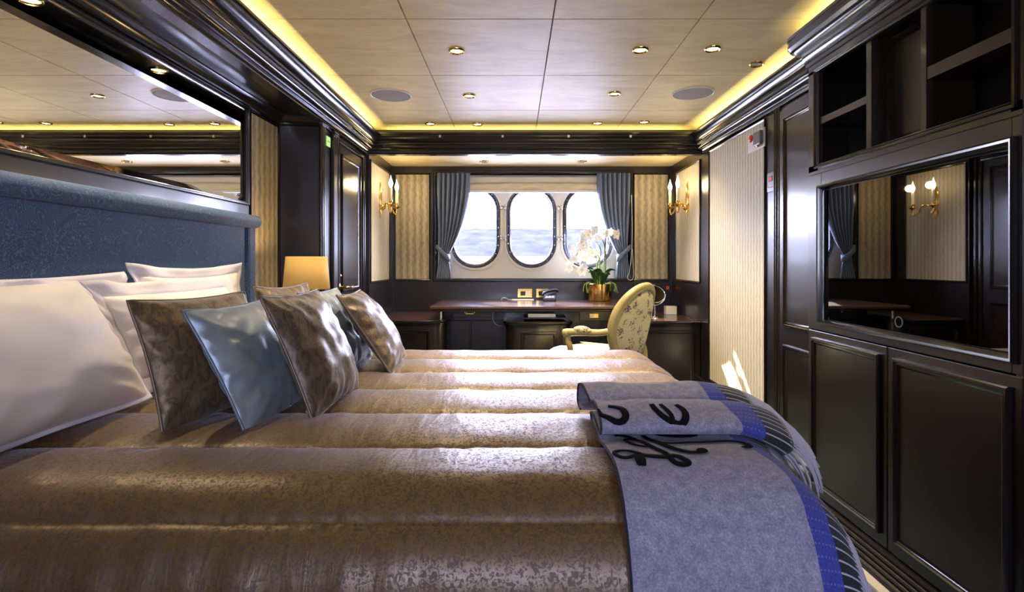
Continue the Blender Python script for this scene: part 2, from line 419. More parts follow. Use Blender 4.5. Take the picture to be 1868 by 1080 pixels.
# ================================================================== SETTING
XL, XR = -1.40, 1.42            # head wall and right wall
XD = -1.16                      # door wall on the left, towards the window
YB, YF = 5.0, -1.34             # window wall and the wall behind the camera
YRET = 3.27                     # return beside the bed
U = lambda up: H+up
# floor
f = struct(MB().box(-1.7, 1.8, -1.7, 5.3, -.12, 0).build('floor', M['carpet']), 'blue grey carpet')
MB().box(1.195, 1.27, -1.3, 3.0, 0, .006).build('carpet_border', M['carpet_edge'], f)
# ceiling with parchment panels
ce = struct(MB().box(-1.7, 1.8, -1.7, 5.3, H+1.012, H+1.12).build('ceiling', M['gap']))
xs = [-1.40, -1.055, -.45, .155, .76, 1.365, 1.42]; ys = [-.6, -.445, .23, .905, 1.58, 2.257, 2.937, 3.612, 4.20]
for i in range(len(xs)-1):
    for j in range(len(ys)-1):
        g = .0022
        MB().box(xs[i]+g, xs[i+1]-g, ys[j]+g, ys[j+1]-g, H+1.0, H+1.012).build('ceiling_panel', M['parchment'], ce, bevel=.002)
# lower niche ceilings
for nm, a, b_ in (('trim_1', 4.16, 5.02), ('trim_2', -1.40, -.50)):
    struct(MB().box(XD-.02, XR+.02, a, b_, U(.872), U(1.02)).build(nm, M['parchment']), 'cream lowered ceiling over the alcove')
# walls
wl_ = sgrp('wall_left')
MB().box(XL-.12, XL, -1.5, YRET+.1, 0, U(1.05)).build('head_wall', M['wood'], wl_)
rp0, rp1 = (XL-.005, 3.235), (XD, YRET)
MB().add([(x, y+d, z) for z in (0, U(.90)) for x, y, d in ((rp0[0], rp0[1], 0), (rp1[0], rp1[1], 0), (rp1[0], rp1[1], .06), (rp0[0], rp0[1], .3))], [(0, 3, 2, 1), (4, 5, 6, 7), (0, 1, 5, 4), (1, 2, 6, 5), (2, 3, 7, 6), (3, 0, 4, 7)]).build('return_panel', M['wood'], wl_)
MB().box(XD-.1, XD, YRET, 4.2, 0, U(1.05)).build('door_wall', M['wood'], wl_)
XA = -1.115
MB().box(XA-.12, XA, 4.185, 5.2, 0, U(1.05)).build('alcove_wall', M['wood'], wl_)
MB().box(XL, XL+.004, 2.895, 3.22, .2, U(.79)).build('wallpaper_panel', M['paper_gold'], wl_)
MB().frame((XL, 0, 0), (0, 1, 0), (0, 0, 1), (1, 0, 0), 2.88, 3.235, .18, U(.805), [(0, 0), (0, .008), (.006, .012), (.012, .009), (.016, .004)]).build('moulding', M['wood_shine'], wl_, smooth=30)
# corner pilaster beads beside the sign
for yy in (YRET-.004, YRET+.022):
    MB().tube([(XD+.004, yy, 0), (XD+.004, yy, U(.84))], .013, 12).build('corner_bead', M['wood_shine'], wl_, smooth=40)
MB().box(XD, XD+.022, 3.445, 3.515, 0, U(.80)).build('pilaster', M['wood'], wl_, bevel=.004)
MB().box(XD, XD+.032, 3.435, 3.525, U(.795), U(.865)).build('pilaster_cap', M['wood_shine'], wl_, bevel=.006)
MB().box(XL, XL+.006, -.5, 2.872, U(.16), U(.296)).build('rail', M['wood'], wl_, bevel=.002)
# alcove left wall paper
def side_paper(parent, X, nx, y0, y1, z0, z1, mat):
    a, b_ = (X, X+nx*.004)
    MB().box(a, b_, y0, y1, z0, z1).build('wallpaper_panel', mat, parent)
    MB().frame((X, 0, 0), (0, 1, 0), (0, 0, 1), (nx, 0, 0), y0-.014, y1+.014, z0-.014, z1+.014, [(0, 0), (0, .009), (.005, .012), (.010, .009), (.015, .004)]).build('moulding', M['wood_shine'], parent, smooth=30)
side_paper(wl_, XA, 1, 4.215, 4.83, U(-.15), U(.775), M['paper_pale'])
wr = sgrp('wall_right')
MB().box(XR, XR+.12, -1.5, 5.2, 0, U(1.05)).build('panelling', M['wood'], wr)
side_paper(wr, XR, -1, 4.21, 4.83, U(-.15), U(.775), M['paper_pale'])
side_paper(wr, XR, -1, 3.115, 3.99, U(-.852), U(.80), M['paper_pale'])
for yy in (2.985, 2.965, 2.935):
    MB().tube([(XR-.002, yy, 0), (XR-.002, yy, U(.86))], .011, 10).build('bead', M['wood_shine'], wr, smooth=40)
# wall behind the camera, with two unseen window openings added and placed to let daylight in
wf = sgrp('wall_front')
fx = [-1.5, -.38, -.12, .80, 1.08, 1.55]
for i in range(0, 5, 2): MB().box(fx[i], fx[i+1], YF-.1, YF, U(-.13), U(.73)).build('wall_pier', M['cream_wall'], wf)
MB().box(-1.5, 1.55, YF-.1, YF, 0, U(-.13)).build('dado', M['wood'], wf)
MB().box(-1.5, 1.55, YF-.1, YF, U(.73), U(1.05)).build('header', M['wood'], wf)
for k, (a, b_) in enumerate(((-.38, -.12), (.80, 1.08))):
    w = sgrp('window_%d' % (k+4), ((a+b_)/2, YF, U(.3)))
    MB().box(a, b_, YF-.055, YF-.05, U(-.13), U(.73)).build('pane', M['pane'], w)
# window wall
wb = sgrp('wall_back')
OX0, OX1, OZ0, OZ1 = -.72, 1.045, U(-.16), U(.806)
MB().box(XA-.1, OX0, YB, YB+.2, 0, U(1.05)).build('pier', M['wood'], wb)
MB().box(OX1, XR+.1, YB, YB+.2, 0, U(1.05)).build('pier', M['wood'], wb)
MB().box(OX0, OX1, YB, YB+.2, 0, OZ0).build('dado', M['wood'], wb)
MB().box(OX0, OX1, YB, YB+.2, OZ1, U(1.05)).build('header', M['wood'], wb)
def back_paper(x0, x1):
    MB().box(x0, x1, YB-.004, YB, U(-.155), U(.797)).build('wallpaper_panel', M['paper_gold'], wb)
    MB().frame((0, YB, 0), (1, 0, 0), (0, 0, 1), (0, -1, 0), x0-.014, x1+.014, U(-.169), U(.811), [(0, 0), (0, .009), (.005, .012), (.010, .009), (.015, .004)]).build('moulding', M['wood_shine'], wb, smooth=30)
back_paper(-1.09, -.785); back_paper(1.087, 1.388)
MB().frame((0, YB, 0), (1, 0, 0), (0, 0, 1), (0, -1, 0), OX0-.03, OX1+.03, OZ0-.02, OZ1+.03, [(0, 0), (0, .012), (.008, .018), (.022, .018), (.03, .01), (.03, -.1)]).build('window_surround', M['wood_shine'], wb, smooth=30)
# corner stiles of the alcove
MB().box(XA, XA+.02, YB-.02, YB, 0, U(.87)).build('corner_stile', M['wood'], wb)
MB().box(XR-.02, XR, YB-.02, YB, 0, U(.87)).build('corner_stile', M['wood'], wb)
# porthole plate : cream steel with three openings
YP = 5.10
PW, PH, PR, PZ = .196, .345, .19, U(.325)       # clear half width, half height, corner radius
def rrect(hw, hh, r, n=9):
    out = []
    for cx, cz, a0 in ((hw-r, hh-r, 0), (-hw+r, hh-r, PI/2), (-hw+r, -hh+r, PI), (hw-r, -hh+r, 1.5*PI)):
        for i in range(n): 
            a = a0+PI/2*i/(n-1); out.append((cx+r*math.cos(a), cz+r*math.sin(a)))
    return out
def plate_cell(mb, cx, x0, x1, z0, z1, y):
    ring = rrect(PW+.05, PH+.05, PR+.05); k = len(ring); pts = []
    for dx, dz in ring: pts.append((cx+dx, y, PZ+dz))
    for dx, dz in ring:
        sx = ((x1-cx) if dx > 0 else (cx-x0))/max(abs(dx), 1e-6); sz = ((z1-PZ) if dz > 0 else (PZ-z0))/max(abs(dz), 1e-6); q = min(sx, sz)
        pts.append((cx+dx*q, y, PZ+dz*q))
    # corner verts
    mb.add(pts, [(i, (i+1) % k, k+(i+1) % k, k+i) for i in range(k)])
    cs = [(x1, z1), (x0, z1), (x0, z0), (x1, z0)]
    for cxx, czz in cs:
        for i in range(k):
            a = pts[k+i]; b_ = pts[k+(i+1) % k]
            ea = abs(a[0]-cxx) < 1e-5; eb = abs(b_[0]-cxx) < 1e-5; fa = abs(a[2]-czz) < 1e-5; fb = abs(b_[2]-czz) < 1e-5
            if (ea and fb and not (fa or eb)) or (fa and eb and not (ea or fb)):
                mb.add([a, b_, (cxx, y, czz)], [(0, 1, 2)])
mb = MB()
bx = [OX0-.02, (PORT_X[0]+PORT_X[1])/2, (PORT_X[1]+PORT_X[2])/2, OX1+.02]
for i in range(3): plate_cell(mb, PORT_X[i], bx[i], bx[i+1], OZ0-.02, OZ1+.02, YP)
mb.build('porthole_plate', M['cream_wall'], wb, solid=.012)
wlab = ('leftmost porthole, partly behind the left curtain', 'middle porthole with dark bolted rim', 'rightmost porthole, behind the orchid')
def ring_loft(mb, cx, prof):
    """prof [(grow, y)] lofted round the porthole"""
    rings = [[(cx+dx, y, PZ+dz) for dx, dz in rrect(PW+g, PH+g, PR+g)] for g, y in prof]; k = len(rings[0]); pts = [p for r_ in rings for p in r_]
    mb.add(pts, [(j*k+i, j*k+(i+1) % k, (j+1)*k+(i+1) % k, (j+1)*k+i) for j in range(len(rings)-1) for i in range(k)])
for i, cx in enumerate(PORT_X):
    w = sgrp('window_%d' % (i+1), (cx, YP, PZ), wlab[i])
    mb = MB(); ring_loft(mb, cx, [(.062, YP), (.060, YP-.012), (.050, YP-.014), (.036, YP-.012), (.034, YP+.0)]); mb.build('outer_flange', M['cream_wall'], w, smooth=40)
    mb = MB(); ring_loft(mb, cx, [(.036, YP+.01), (.034, YP-.012), (.028, YP-.018), (.008, YP-.016), (.002, YP-.010), (0, YP+.02), (0, YP+.12)]); mb.build('bolted_rim', M['steel'], w, smooth=40)
    mb = MB(); ring_loft(mb, cx, [(.0, YP+.02), (-.006, YP+.024), (-.006, YP+.034), (.0, YP+.036)]); mb.build('inner_rim', M['chrome'], w, smooth=40)
    ring = rrect(PW+.002, PH+.002, PR+.002)
    MB().add([(cx+dx, YP+.05, PZ+dz) for dx, dz in ring], [tuple(range(len(ring)))]).build('pane', M['pane'], w)
    br = rrect(PW+.018, PH+.018, PR+.018, 5)
    # bolts at even steps round the rim
    P = [Vector((a, b_)) for a, b_ in rrect(PW+.018, PH+.018, PR+.018, 12)]; L = [0]
    for q in range(len(P)): L.append(L[-1]+(P[(q+1) % len(P)]-P[q]).length)
    first = None
    for q in range(24):
        d = L[-1]*q/24; j = max(t for t in range(len(P)) if L[t] <= d); p = P[j].lerp(P[(j+1) % len(P)], (d-L[j])/max(L[j+1]-L[j], 1e-6))
        if first is None:
            first = MB().lathe((cx, YP, PZ), [(.004, -.015), (.004, -.018), (.002, -.020)], 8, 'y').build('bolt', M['chrome'], w, smooth=40); bo = first
        else: bo = first.copy(); COL.objects.link(bo)
        bo.location = (p.x, 0, p.y)
    for sx in (-1, 1):
        for dz in (.17, -.115):
            mb = MB(); q = (cx+sx*(PW+.048), YP-.012, PZ+dz)
            mb.lathe((q[0], q[1]-.02, q[2]), [(.009, .02), (.009, .008), (.013, .006), (.013, -.004), (.006, -.008)], 12, 'y')
            mb.tube([(q[0], q[1]-.014, q[2]), (q[0]+sx*.03, q[1]-.012, q[2]+.028), (q[0]+sx*.045, q[1]-.012, q[2]+.03)], .004, 6)
            mb.build('dog_clamp', M['chrome'], w, smooth=40)
# cornices -------------------------------------------------------------
def arc(c, r, a0, a1, n=5): return [(c[0]+r*math.cos(math.radians(a0+(a1-a0)*i/n)), c[1]+r*math.sin(math.radians(a0+(a1-a0)*i/n))) for i in range(n+1)]
P_top = [(.117, U(.900)), (.035, U(.900)), (.018, U(.955)), (0, U(.957)), (0, U(.945)), (.008, U(.941)), (.008, U(.934))]
P_top += [(.012, U(.930)), (.016, U(.916)), (.025, U(.903)), (.038, U(.894)), (.046, U(.891)), (.046, U(.880)), (.052, U(.876)), (.060, U(.874)), (.060, U(.866))]
P_low = [(.066, U(.866)), (.068, U(.860)), (.075, U(.853)), (.086, U(.849)), (.090, U(.848)), (.090, U(.842)), (.098, U(.840)), (.104, U(.834)), (.104, U(.828)), (.111, U(.826)), (.116, U(.822)), (.117, U(.816)), (.17, U(.816))]
LX, RX, BY, FY = -1.005, 1.303, 4.045, -.385
main_path = [(LX, FY), (LX, BY), (RX, BY), (RX, FY)]
# travel so that the wall side is on the left: offset negative side
t3 = struct(MB().sweep(main_path, P_top+P_low, True, -1).build('trim_3', M['wood_shine'], smooth=28), 'dark moulded cornice round the ceiling')
# blocks behind the cornice (bulkhead over the alcove, soffit over the bed)
struct(MB().box(XD, XR, BY+.10, 4.19, U(.83), U(.9995)).build('trim_4', M['wood']), 'bulkhead over the alcove')
struct(MB().box(XD, XR, -.55, FY-.10, U(.83), U(.9995)).build('trim_5', M['wood']), 'bulkhead behind')
so = struct(MB().box(XL, LX-.055, -.5, YRET+.3, U(.864), U(.899)).build('trim_6', M['wood']), 'dark soffit over the head of the bed')
struct(MB().box(XL, -1.13, -.5, YRET, U(.899), U(.9995)).build('trim_7', M['wood']), 'back of the light trough')
# crown under the soffit, along head wall and return
CR = [(.0, U(.864)), (.055, U(.864)), (.055, U(.856)), (.048, U(.852)), (.040, U(.838)), (.028, U(.826)), (.016, U(.82)), (.016, U(.812)), (.008, U(.808)), (0, U(.805))]
struct(MB().sweep([(XL, -.5), (XL, 3.237), (XD+.004, YRET)], CR, False, 1).build('trim_8', M['wood_shine'], smooth=28), 'crown moulding under the soffit')
struct(MB().sweep([(XD, YRET), (XD, 3.44)], CR, False, 1).build('trim_9', M['wood_shine'], smooth=28), 'crown moulding above the green sign')
# little clips on the far cornice
for x in (-.555, -.093, .393, .85):
    MB().box(x-.008, x+.008, BY-.006, BY+.004, U(.918), U(.936)).build('clip', M['silver_trim'], t3)
# baseboards
struct(MB().box(XR-.02, XR, 2.34, 4.25, 0, .10).build('baseboard_right', M['wood_shine'], bevel=.006))
struct(MB().box(XR-.024, XR-.02, 3.0, 4.2, .205, .222).build('trim_10', M['silver_trim']), 'thin polished strip under the pale wallpaper')
# left door -------------------------------------------------------------
d1 = sgrp('door_1', (XD, 3.74, 0), 'dark panelled door with brass lever')
MB().box(XD, XD+.014, 3.54, 4.10, .02, U(.77)).build('leaf', M['wood'], d1, bevel=.003)
raised_panel(d1, (XD+.014, 0, 0), (0, 1, 0), (0, 0, 1), (1, 0, 0), 3.60, 4.03, U(-.20), U(.712), M['wood_brown'], M['wood_shine'])
raised_panel(d1, (XD+.014, 0, 0), (0, 1, 0), (0, 0, 1), (1, 0, 0), 3.60, 4.03, .12, U(-.30), M['wood_brown'], M['wood_shine'])
for yy in (3.53, 4.115, 4.16):
    MB().box(XD, XD+.026, yy-.014, yy+.014, 0, U(.80)).build('architrave', M['wood_shine'], d1, bevel=.006)
MB().box(XD, XD+.026, 3.52, 4.13, U(.775), U(.803)).build('architrave', M['wood_shine'], d1, bevel=.006)
hp = MB().lathe((XD+.014, 3.565, .925), [(.024, 0), (.024, .006), (.010, .010), (.009, .045), (.012, .05)], 16, 'x').build('lever_handle', M['brass'], d1, smooth=40)
MB().tube(crom([(XD+.06, 3.55, .925), (XD+.062, 3.61, .925), (XD+.062, 3.67, .921), (XD+.058, 3.71, .923)], 5), [.009]*6+[.008]*5+[.011]*5, 10).build('lever', M['brass'], hp, smooth=60)
MB().lathe((XD+.014, 3.565, 1.0), [(.010, 0), (.010, .012), (.006, .014)], 12, 'x').build('lock_knob', M['brass'], d1, smooth=40)
# right door, half hidden by the cabinet
d2 = sgrp('door_2', (XR, 2.63, 0), 'dark two panel door beside the cabinet')
MB().box(XR-.012, XR, 2.335, 2.92, .02, U(.80)).build('leaf', M['wood'], d2, bevel=.003)
raised_panel(d2, (XR-.012, 0, 0), (0, -1, 0), (0, 0, 1), (-1, 0, 0), -2.865, -2.40, U(-.335), U(.755), M['wood'], M['wood_shine'])
raised_panel(d2, (XR-.012, 0, 0), (0, -1, 0), (0, 0, 1), (-1, 0, 0), -2.865, -2.40, U(-.905), U(-.432), M['wood'], M['wood_shine'])
# outside
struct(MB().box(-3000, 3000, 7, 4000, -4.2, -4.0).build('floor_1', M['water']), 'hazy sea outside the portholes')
def hill(u, v):
    x = -1900+3800*u; t = v
    top = 118+10*math.sin(x*.004+1)+14*noise.noise(Vector((x*.003, 2, 0)))+4*noise.noise(Vector((x*.02, 5, 0)))
    return (x, 1500+500*t, -4+top*math.sin(t*PI/2)+(6*noise.noise(Vector((x*.01, t*6, 3))) if 0 < t < 1 else 0))
h = struct(MB().grid(hill, 160, 12).build('floor_2', M['hill'], smooth=180), 'hazy wooded hill across the water')
MB().box(-1900, 1900, 1480, 1500, -4, 16).build('sea_glare_strip', M['sea_glare_strip'], h)  # added strip whose pale colour stands for bright haze over the water

# ================================================================== FITTINGS ON CEILING
def downlight(x, y, z, label, lit=True, power=7.0, r=.04, group=None):
    t = thing('downlight', label, 'downlight', (x, y, z), group)
    MB().lathe((x, y, z), [(r*.72, .0), (r*.74, -.006), (r*.86, -.0095), (r*.98, -.006), (r*1.0, .0)], 24, cap=False).build('ring', M['brass'] if lit else M['oldbrass'], t, smooth=60)
    MB().lathe((x, y, z), [(r*.73, -.0015), (r*.5, -.004), (.001, -.005)], 20, cap=False).build('lens', M['lens'] if lit else M['lensoff'], t, smooth=60)
    if lit:
        l_ = bpy.data.lights.new('downlight_lamp', 'SPOT'); l_.energy = power; l_.color = (1, .80, .52); l_.spot_size = math.radians(105); l_.spot_blend = .8; l_.shadow_soft_size = .03
        o = bpy.data.objects.new('downlight_lamp', l_); COL.objects.link(o); o.parent = t; o.location = (0, 0, -.02)
    return t
DZ = U(1.0)
dl = [(833, 92, 'lit ceiling downlight nearest the camera on the left half', True), (1168, 90, 'lit ceiling downlight left of the pair nearest the cabinet', True),
      (1300, 88, 'lit ceiling downlight right of the pair nearest the cabinet', True), (1381, 116, 'dull unlit ceiling downlight beside the cabinet cornice', False),
      (856, 174, 'lit ceiling downlight right of the left speaker', True), (1121, 170, 'lit ceiling downlight left of the right speaker', True),
      (785, 225, 'leftmost ceiling downlight of the row by the far cornice', True), (871, 226, 'second from left ceiling downlight by the far cornice', True),
      (1090, 224, 'second from right ceiling downlight by the far cornice', True), (1175, 222, 'rightmost ceiling downlight of the row by the far cornice', True)]
for px, py, lab, lit in dl:
    Y = 1.0*1000/(478-py)
    downlight((px-940)/1000*Y, Y, DZ, lab, lit, 14.0, .039, 'ceiling downlights')
downlight(-1.18, 2.46, U(.864), 'lit downlight in the dark soffit nearer the wallpaper strip', True, 9.0, .04, 'soffit downlights')
downlight(-1.185, 1.80, U(.864), 'lit downlight in the dark soffit over the mirror middle', True, 9.0, .04, 'soffit downlights')
downlight((883-940)/1000*4.74, 4.74, U(.872), 'small unlit downlight over the desk on the left', False, 0, .04, 'alcove downlights')
downlight((1062-940)/1000*4.74, 4.74, U(.872), 'small unlit downlight over the desk on the right', False, 0, .04, 'alcove downlights')
for x, y, lab in ((-.744, 3.28, 'round grey speaker in the left half of the ceiling'), (1.05, 3.24, 'round grey speaker in the right half of the ceiling')):
    t = thing('ceiling_speaker', lab, 'speaker', (x, y, DZ), 'ceiling speakers')
    MB().lathe((x, y, DZ), [(.122, 0), (.122, -.006), (.117, -.008), (.114, -.005)], 48, cap=False).build('rim', M['white'], t, smooth=40)
    MB().lathe((x, y, DZ), [(.115, -.004), (.06, -.007), (.001, -.008)], 48, cap=False).build('grille', M['grille'], t, smooth=60)

# ================================================================== MIRROR over the bed
mt = thing('wall_mirror', 'wide wall mirror in dark frame above the blue headboard', 'mirror', (XL, 1.83, U(.30)))
MY0, MY1, MZ0, MZ1 = .80, 2.835, U(.305), U(.80)
MB().box(XL+.001, XL+.010, MY0+.026, MY1-.026, MZ0+.026, MZ1-.026).build('glass', M['mirror'], mt)
MB().frame((XL, 0, 0), (0, 1, 0), (0, 0, 1), (1, 0, 0), MY0-.004, MY1+.004, MZ0-.004, MZ1+.004, [(0, .002), (.030, .0101)]).build('bevel', M['mirror'], mt)
MB().frame((XL, 0, 0), (0, 1, 0), (0, 0, 1), (1, 0, 0), MY0-.025, MY1+.025, MZ0-.012, MZ1+.006, [(0, 0), (0, .014), (.004, .018), (.010, .018), (.013, .012), (.016, .012), (.020, .003)]).build('frame', M['wood_shine'], mt, smooth=30)

# ================================================================== TV CABINET
CX = 1.246
CY0, CY1 = 1.345, 2.33
tv = thing('television_cabinet', 'tall dark mahogany built-in cabinet with open shelves above two cupboard doors', 'cabinet', (CX+.08, 1.84, 0))
def facebox(y0, y1, z0, z1, x0=CX, x1=CX+.02): return MB().box(x0, x1, y0, y1, z0, z1)
MB().box(CX+.001, XR-.002, CY1-.02, CY1, 0, U(.93)).build('side_panel', M['wood'], tv)
MB().box(CX+.001, XR-.002, CY0, CY0+.02, 0, U(.93)).build('side_panel', M['wood'], tv)
MB().box(XR-.012, XR-.002, CY0+.02, CY1-.02, U(-.975), U(.93)).build('back_panel', M['wood'], tv)
# open shelf unit
SZ0, SZ1 = U(.375), U(.80)
mb = facebox(CY1-.075, CY1, SZ0, SZ1); mb.box(CX, CX+.02, CY0, CY0+.035, SZ0, SZ1); mb.box(CX, CX+.02, CY0, CY1, SZ0-.012, SZ0+.028); mb.box(CX, CX+.02, CY0, CY1, SZ1-.015, SZ1+.01)
mb.build('face_frame', M['wood_brown'], tv, bevel=.002)
MB().frame((CX, 0, 0), (0, -1, 0), (0, 0, 1), (-1, 0, 0), -(CY1-.055), -(CY0+.015), SZ0+.01, SZ1-.005, [(0, 0), (0, .008), (.005, .011), (.010, .008), (.014, .003), (.016, -.01)]).build('moulding', M['wood_shine'], tv, smooth=30)
for y0, y1 in ((1.925, 1.952), (1.668, 1.690)):
    MB().box(CX+.004, XR-.013, y0, y1, SZ0+.028, SZ1-.015).build('divider', M['wood_brown'], tv)
MB().box(CX+.006, XR-.013, 1.952, CY1-.075, U(.565), U(.592)).build('shelf', M['wood_brown'], tv)
MB().box(CX+.006, XR-.013, CY0+.035, 1.668, U(.555), U(.592)).build('shelf', M['wood_brown'], tv)
MB().box(CX+.006, XR-.013, CY0+.035, CY1-.075, SZ0+.015, SZ0+.028).build('shelf', M['wood_brown'], tv)
cp = MB().box(CX+.07, CX+.08, 1.69, 1.925, SZ0+.028, SZ1-.015).build('inset_panel', M['wood_brown'], tv)
MB().box(CX+.066, CX+.070, 1.72, 1.895, SZ0+.055, SZ1-.045).build('dark_glass', M['black'], cp)
# television surround
TZ0, TZ1 = U(-.28), SZ0-.012
ty0, ty1, tz0, tz1 = 1.375, 2.232, U(-.238), U(.297)
mb = facebox(ty1, CY1, TZ0, TZ1); mb.box(CX, CX+.02, CY0, ty0, TZ0, TZ1); mb.box(CX, CX+.02, ty0, ty1, TZ0, tz0); mb.box(CX, CX+.02, ty0, ty1, tz1, TZ1)
mb.build('television_surround', M['wood'], tv, bevel=.002)
MB().frame((CX, 0, 0), (0, -1, 0), (0, 0, 1), (-1, 0, 0), -(ty1+.018), -(ty0-.014), tz0-.016, tz1+.016, [(0, 0), (0, .010), (.005, .014), (.011, .012), (.015, .004), (.018, -.004), (.020, -.045)]).build('moulding', M['wood_shine'], tv, smooth=30)
# cupboard doors
DZ0, DZ1 = U(-.965), TZ0-.004
for y0, y1 in ((1.838, CY1-.002), (CY0, 1.834)):
    dr = MB().box(CX, CX+.02, y0, y1, DZ0, DZ1).build('cupboard_door', M['wood'], tv, bevel=.003)
    MB().frame((CX, 0, 0), (0, -1, 0), (0, 0, 1), (-1, 0, 0), -(y1-.035), -(y0+.03), DZ0+.04, DZ1-.03, MOULD).build('moulding', M['wood_shine'], dr, smooth=30)
    MB().box(CX-.002, CX+.003, y0+.054, y1-.059, DZ0+.064, DZ1-.054).build('panel', M['wood'], dr)
# ribbed plinth
pl = []
z = U(-.968)
prof = [(0, z), (.012, z), (.014, z-.010), (.006, z-.018)]
for i in range(4):
    zz = z-.02-i*.022; prof += [(.006, zz), (.014, zz-.004), (.014, zz-.013), (.006, zz-.017)]
prof += [(.016, .004), (0, .002)]
MB().sweep([(CX, CY0), (CX, CY1)], prof, False, -1).build('plinth', M['wood_brown'], tv, smooth=25)
# cornice on the cabinet with rounded ends
q = []
cxl = 1.168
rr = .075
for i in range(9):
    a = PI/2*i/8; q.append((cxl+rr-rr*math.sin(a), CY1+.085-rr+rr*math.cos(a)))
path = [(XR-.02, CY1+.085)]+q+[(cxl, 1.2)]
CP_ = [(.15, U(.905)), (.045, U(.905)), (.018, U(.955)), (0, U(.957)), (0, U(.945)), (.006, U(.941)), (.006, U(.932)), (.002, U(.926)), (.002, U(.912)), (.012, U(.900)), (.026, U(.897)), (.03, U(.890)), (.036, U(.884)),
       (.055, U(.884)), (.055, U(.874)), (.058, U(.860)), (.066, U(.850)), (.066, U(.844)), (.072, U(.84)), (.072, U(.826)), (.078, U(.822)), (.078, U(.808)), (.084, U(.80))]
ci = [(a, b_) for a, b_ in CP_]
MB().sweep(path, ci, False, -1).build('cornice', M['wood_shine'], tv, smooth=28)
MB().box(CX+.01, XR-.002, CY0, CY1, U(.80), U(.899)).build('top_box', M['wood'], tv)
# the television itself
tt = thing('television', 'flat black television set into the dark cabinet, reflecting the alcove', 'television', (CX+.02, (ty0+ty1)/2, tz0))
cy_, cz_ = (ty0+ty1)/2, (tz0+tz1)/2
hw, hh = (ty1-ty0)/2-.004, (tz1-tz0)/2-.004
MB().box(CX+.022, CX+.05, cy_-hw, cy_+hw, tz0+.004, tz1-.004).build('casing', M['black'], tt)
MB().box(CX+.020, CX+.0222, cy_-hw+.002, cy_+hw-.002, tz0+.006, tz1-.006).build('screen', M['glossblack'], tt)
MB().lathe((CX+.0195, cy_+.005, tz0+.040), [(.018, 0), (.018, -.0015), (.0155, -.0015), (.0155, 0)], 32, 'x', cap=False).build('ring_light', M['greypanel'], tt, smooth=30)
tt.rotation_euler = (0, 0, math.radians(1.2))

# ================================================================== BED
BED_T = .653
seam0, pitch = .983, .285
XFL, RXF = .52, .14          # foot: flat limit, roll radius
YN, RN = 1.10, .16           # near side
YFAR, RF = 2.58, .14         # far side
def foot_limit(b_):
    w = max(0., min(1., (1.42-b_)/.36)); return XFL-.075*w*w*(3-2*w)
def roll(d, r):
    if d <= 0: return d, 0., 0.
    ph = d/r
    if ph < PI/2: return r*math.sin(ph), r*(1-math.cos(ph)), ph
    return r, r+(d-r*PI/2), PI/2
def bed_pt(a, b_, lift=0., puffs=True):
    fl = foot_limit(b_); hx, dx, px_ = roll(a-fl, RXF)
    if b_ < YN: hy, dy, py_ = roll(YN-b_, RN); y = YN-hy; sy = -1
    elif b_ > YFAR: hy, dy, py_ = roll(b_-YFAR, RF); y = YFAR+hy; sy = 1
    else: y = b_; dy = 0.; py_ = 0.; sy = 0
    x = fl+hx
    drop = math.sqrt(dx*dx+dy*dy)
    n_ = Vector((math.sin(px_)*1.0, sy*math.sin(py_), max(math.cos(px_)*math.cos(py_), 0.02))).normalized()
    p = Vector((x, y, BED_T-drop))
    pf = 0.
    if puffs:
        pf = .022*abs(math.sin(PI*(b_-seam0)/pitch))**.34*(1 if b_ > seam0 else 1.3)
    return p+n_*(pf+lift)
bd = thing('bed', 'double bed base and mattress under the bronze bedspread', 'bed', (-.35, 1.84, 0))
MB().box(-1.33, .56, 1.04, 2.62, .06, .36).build('base', M['wood'], bd, bevel=.02)
MB().box(-1.33, .57, 1.03, 2.63, .36, .615).build('mattress', M['mattress'], bd, bevel=.06)
NU, NV = 200, 520
A0, A1 = -1.325, XFL+RXF*PI/2+.42
B0, B1 = YN-RN*PI/2-.42, YFAR+RF*PI/2+.42
def spread(u, v):
    a = A0+(A1-A0)*u; b_ = B0+(B1-B0)*v
    # tiny gathers that run across the seams
    k = abs(math.sin(PI*(b_-seam0)/pitch)); g = math.exp(-k*3.0)
    w = noise.noise(Vector((a*38, round((b_-seam0)/pitch)*7.3, 0)))*.0045*g + noise.noise(Vector((a*9, b_*7, 4)))*.004
    if b_ < 1.0: w += noise.noise(Vector((a*16+b_*2, b_*2.2, 9)))*.012*min(1, (1.0-b_)*5)
    if a > XFL: w += noise.noise(Vector((a*6, b_*45, 2)))*.004*min(1, (a-XFL)*10)
    p = bed_pt(a, b_, w)
    p.z = max(p.z, .025)
    return p
sp_ = MB().grid(spread, NU, NV).build('bedspread', M['bronze'], smooth=180)
tag(sp_, 'bronze satin bedspread quilted in wide channels draped over the bed', 'bedspread')
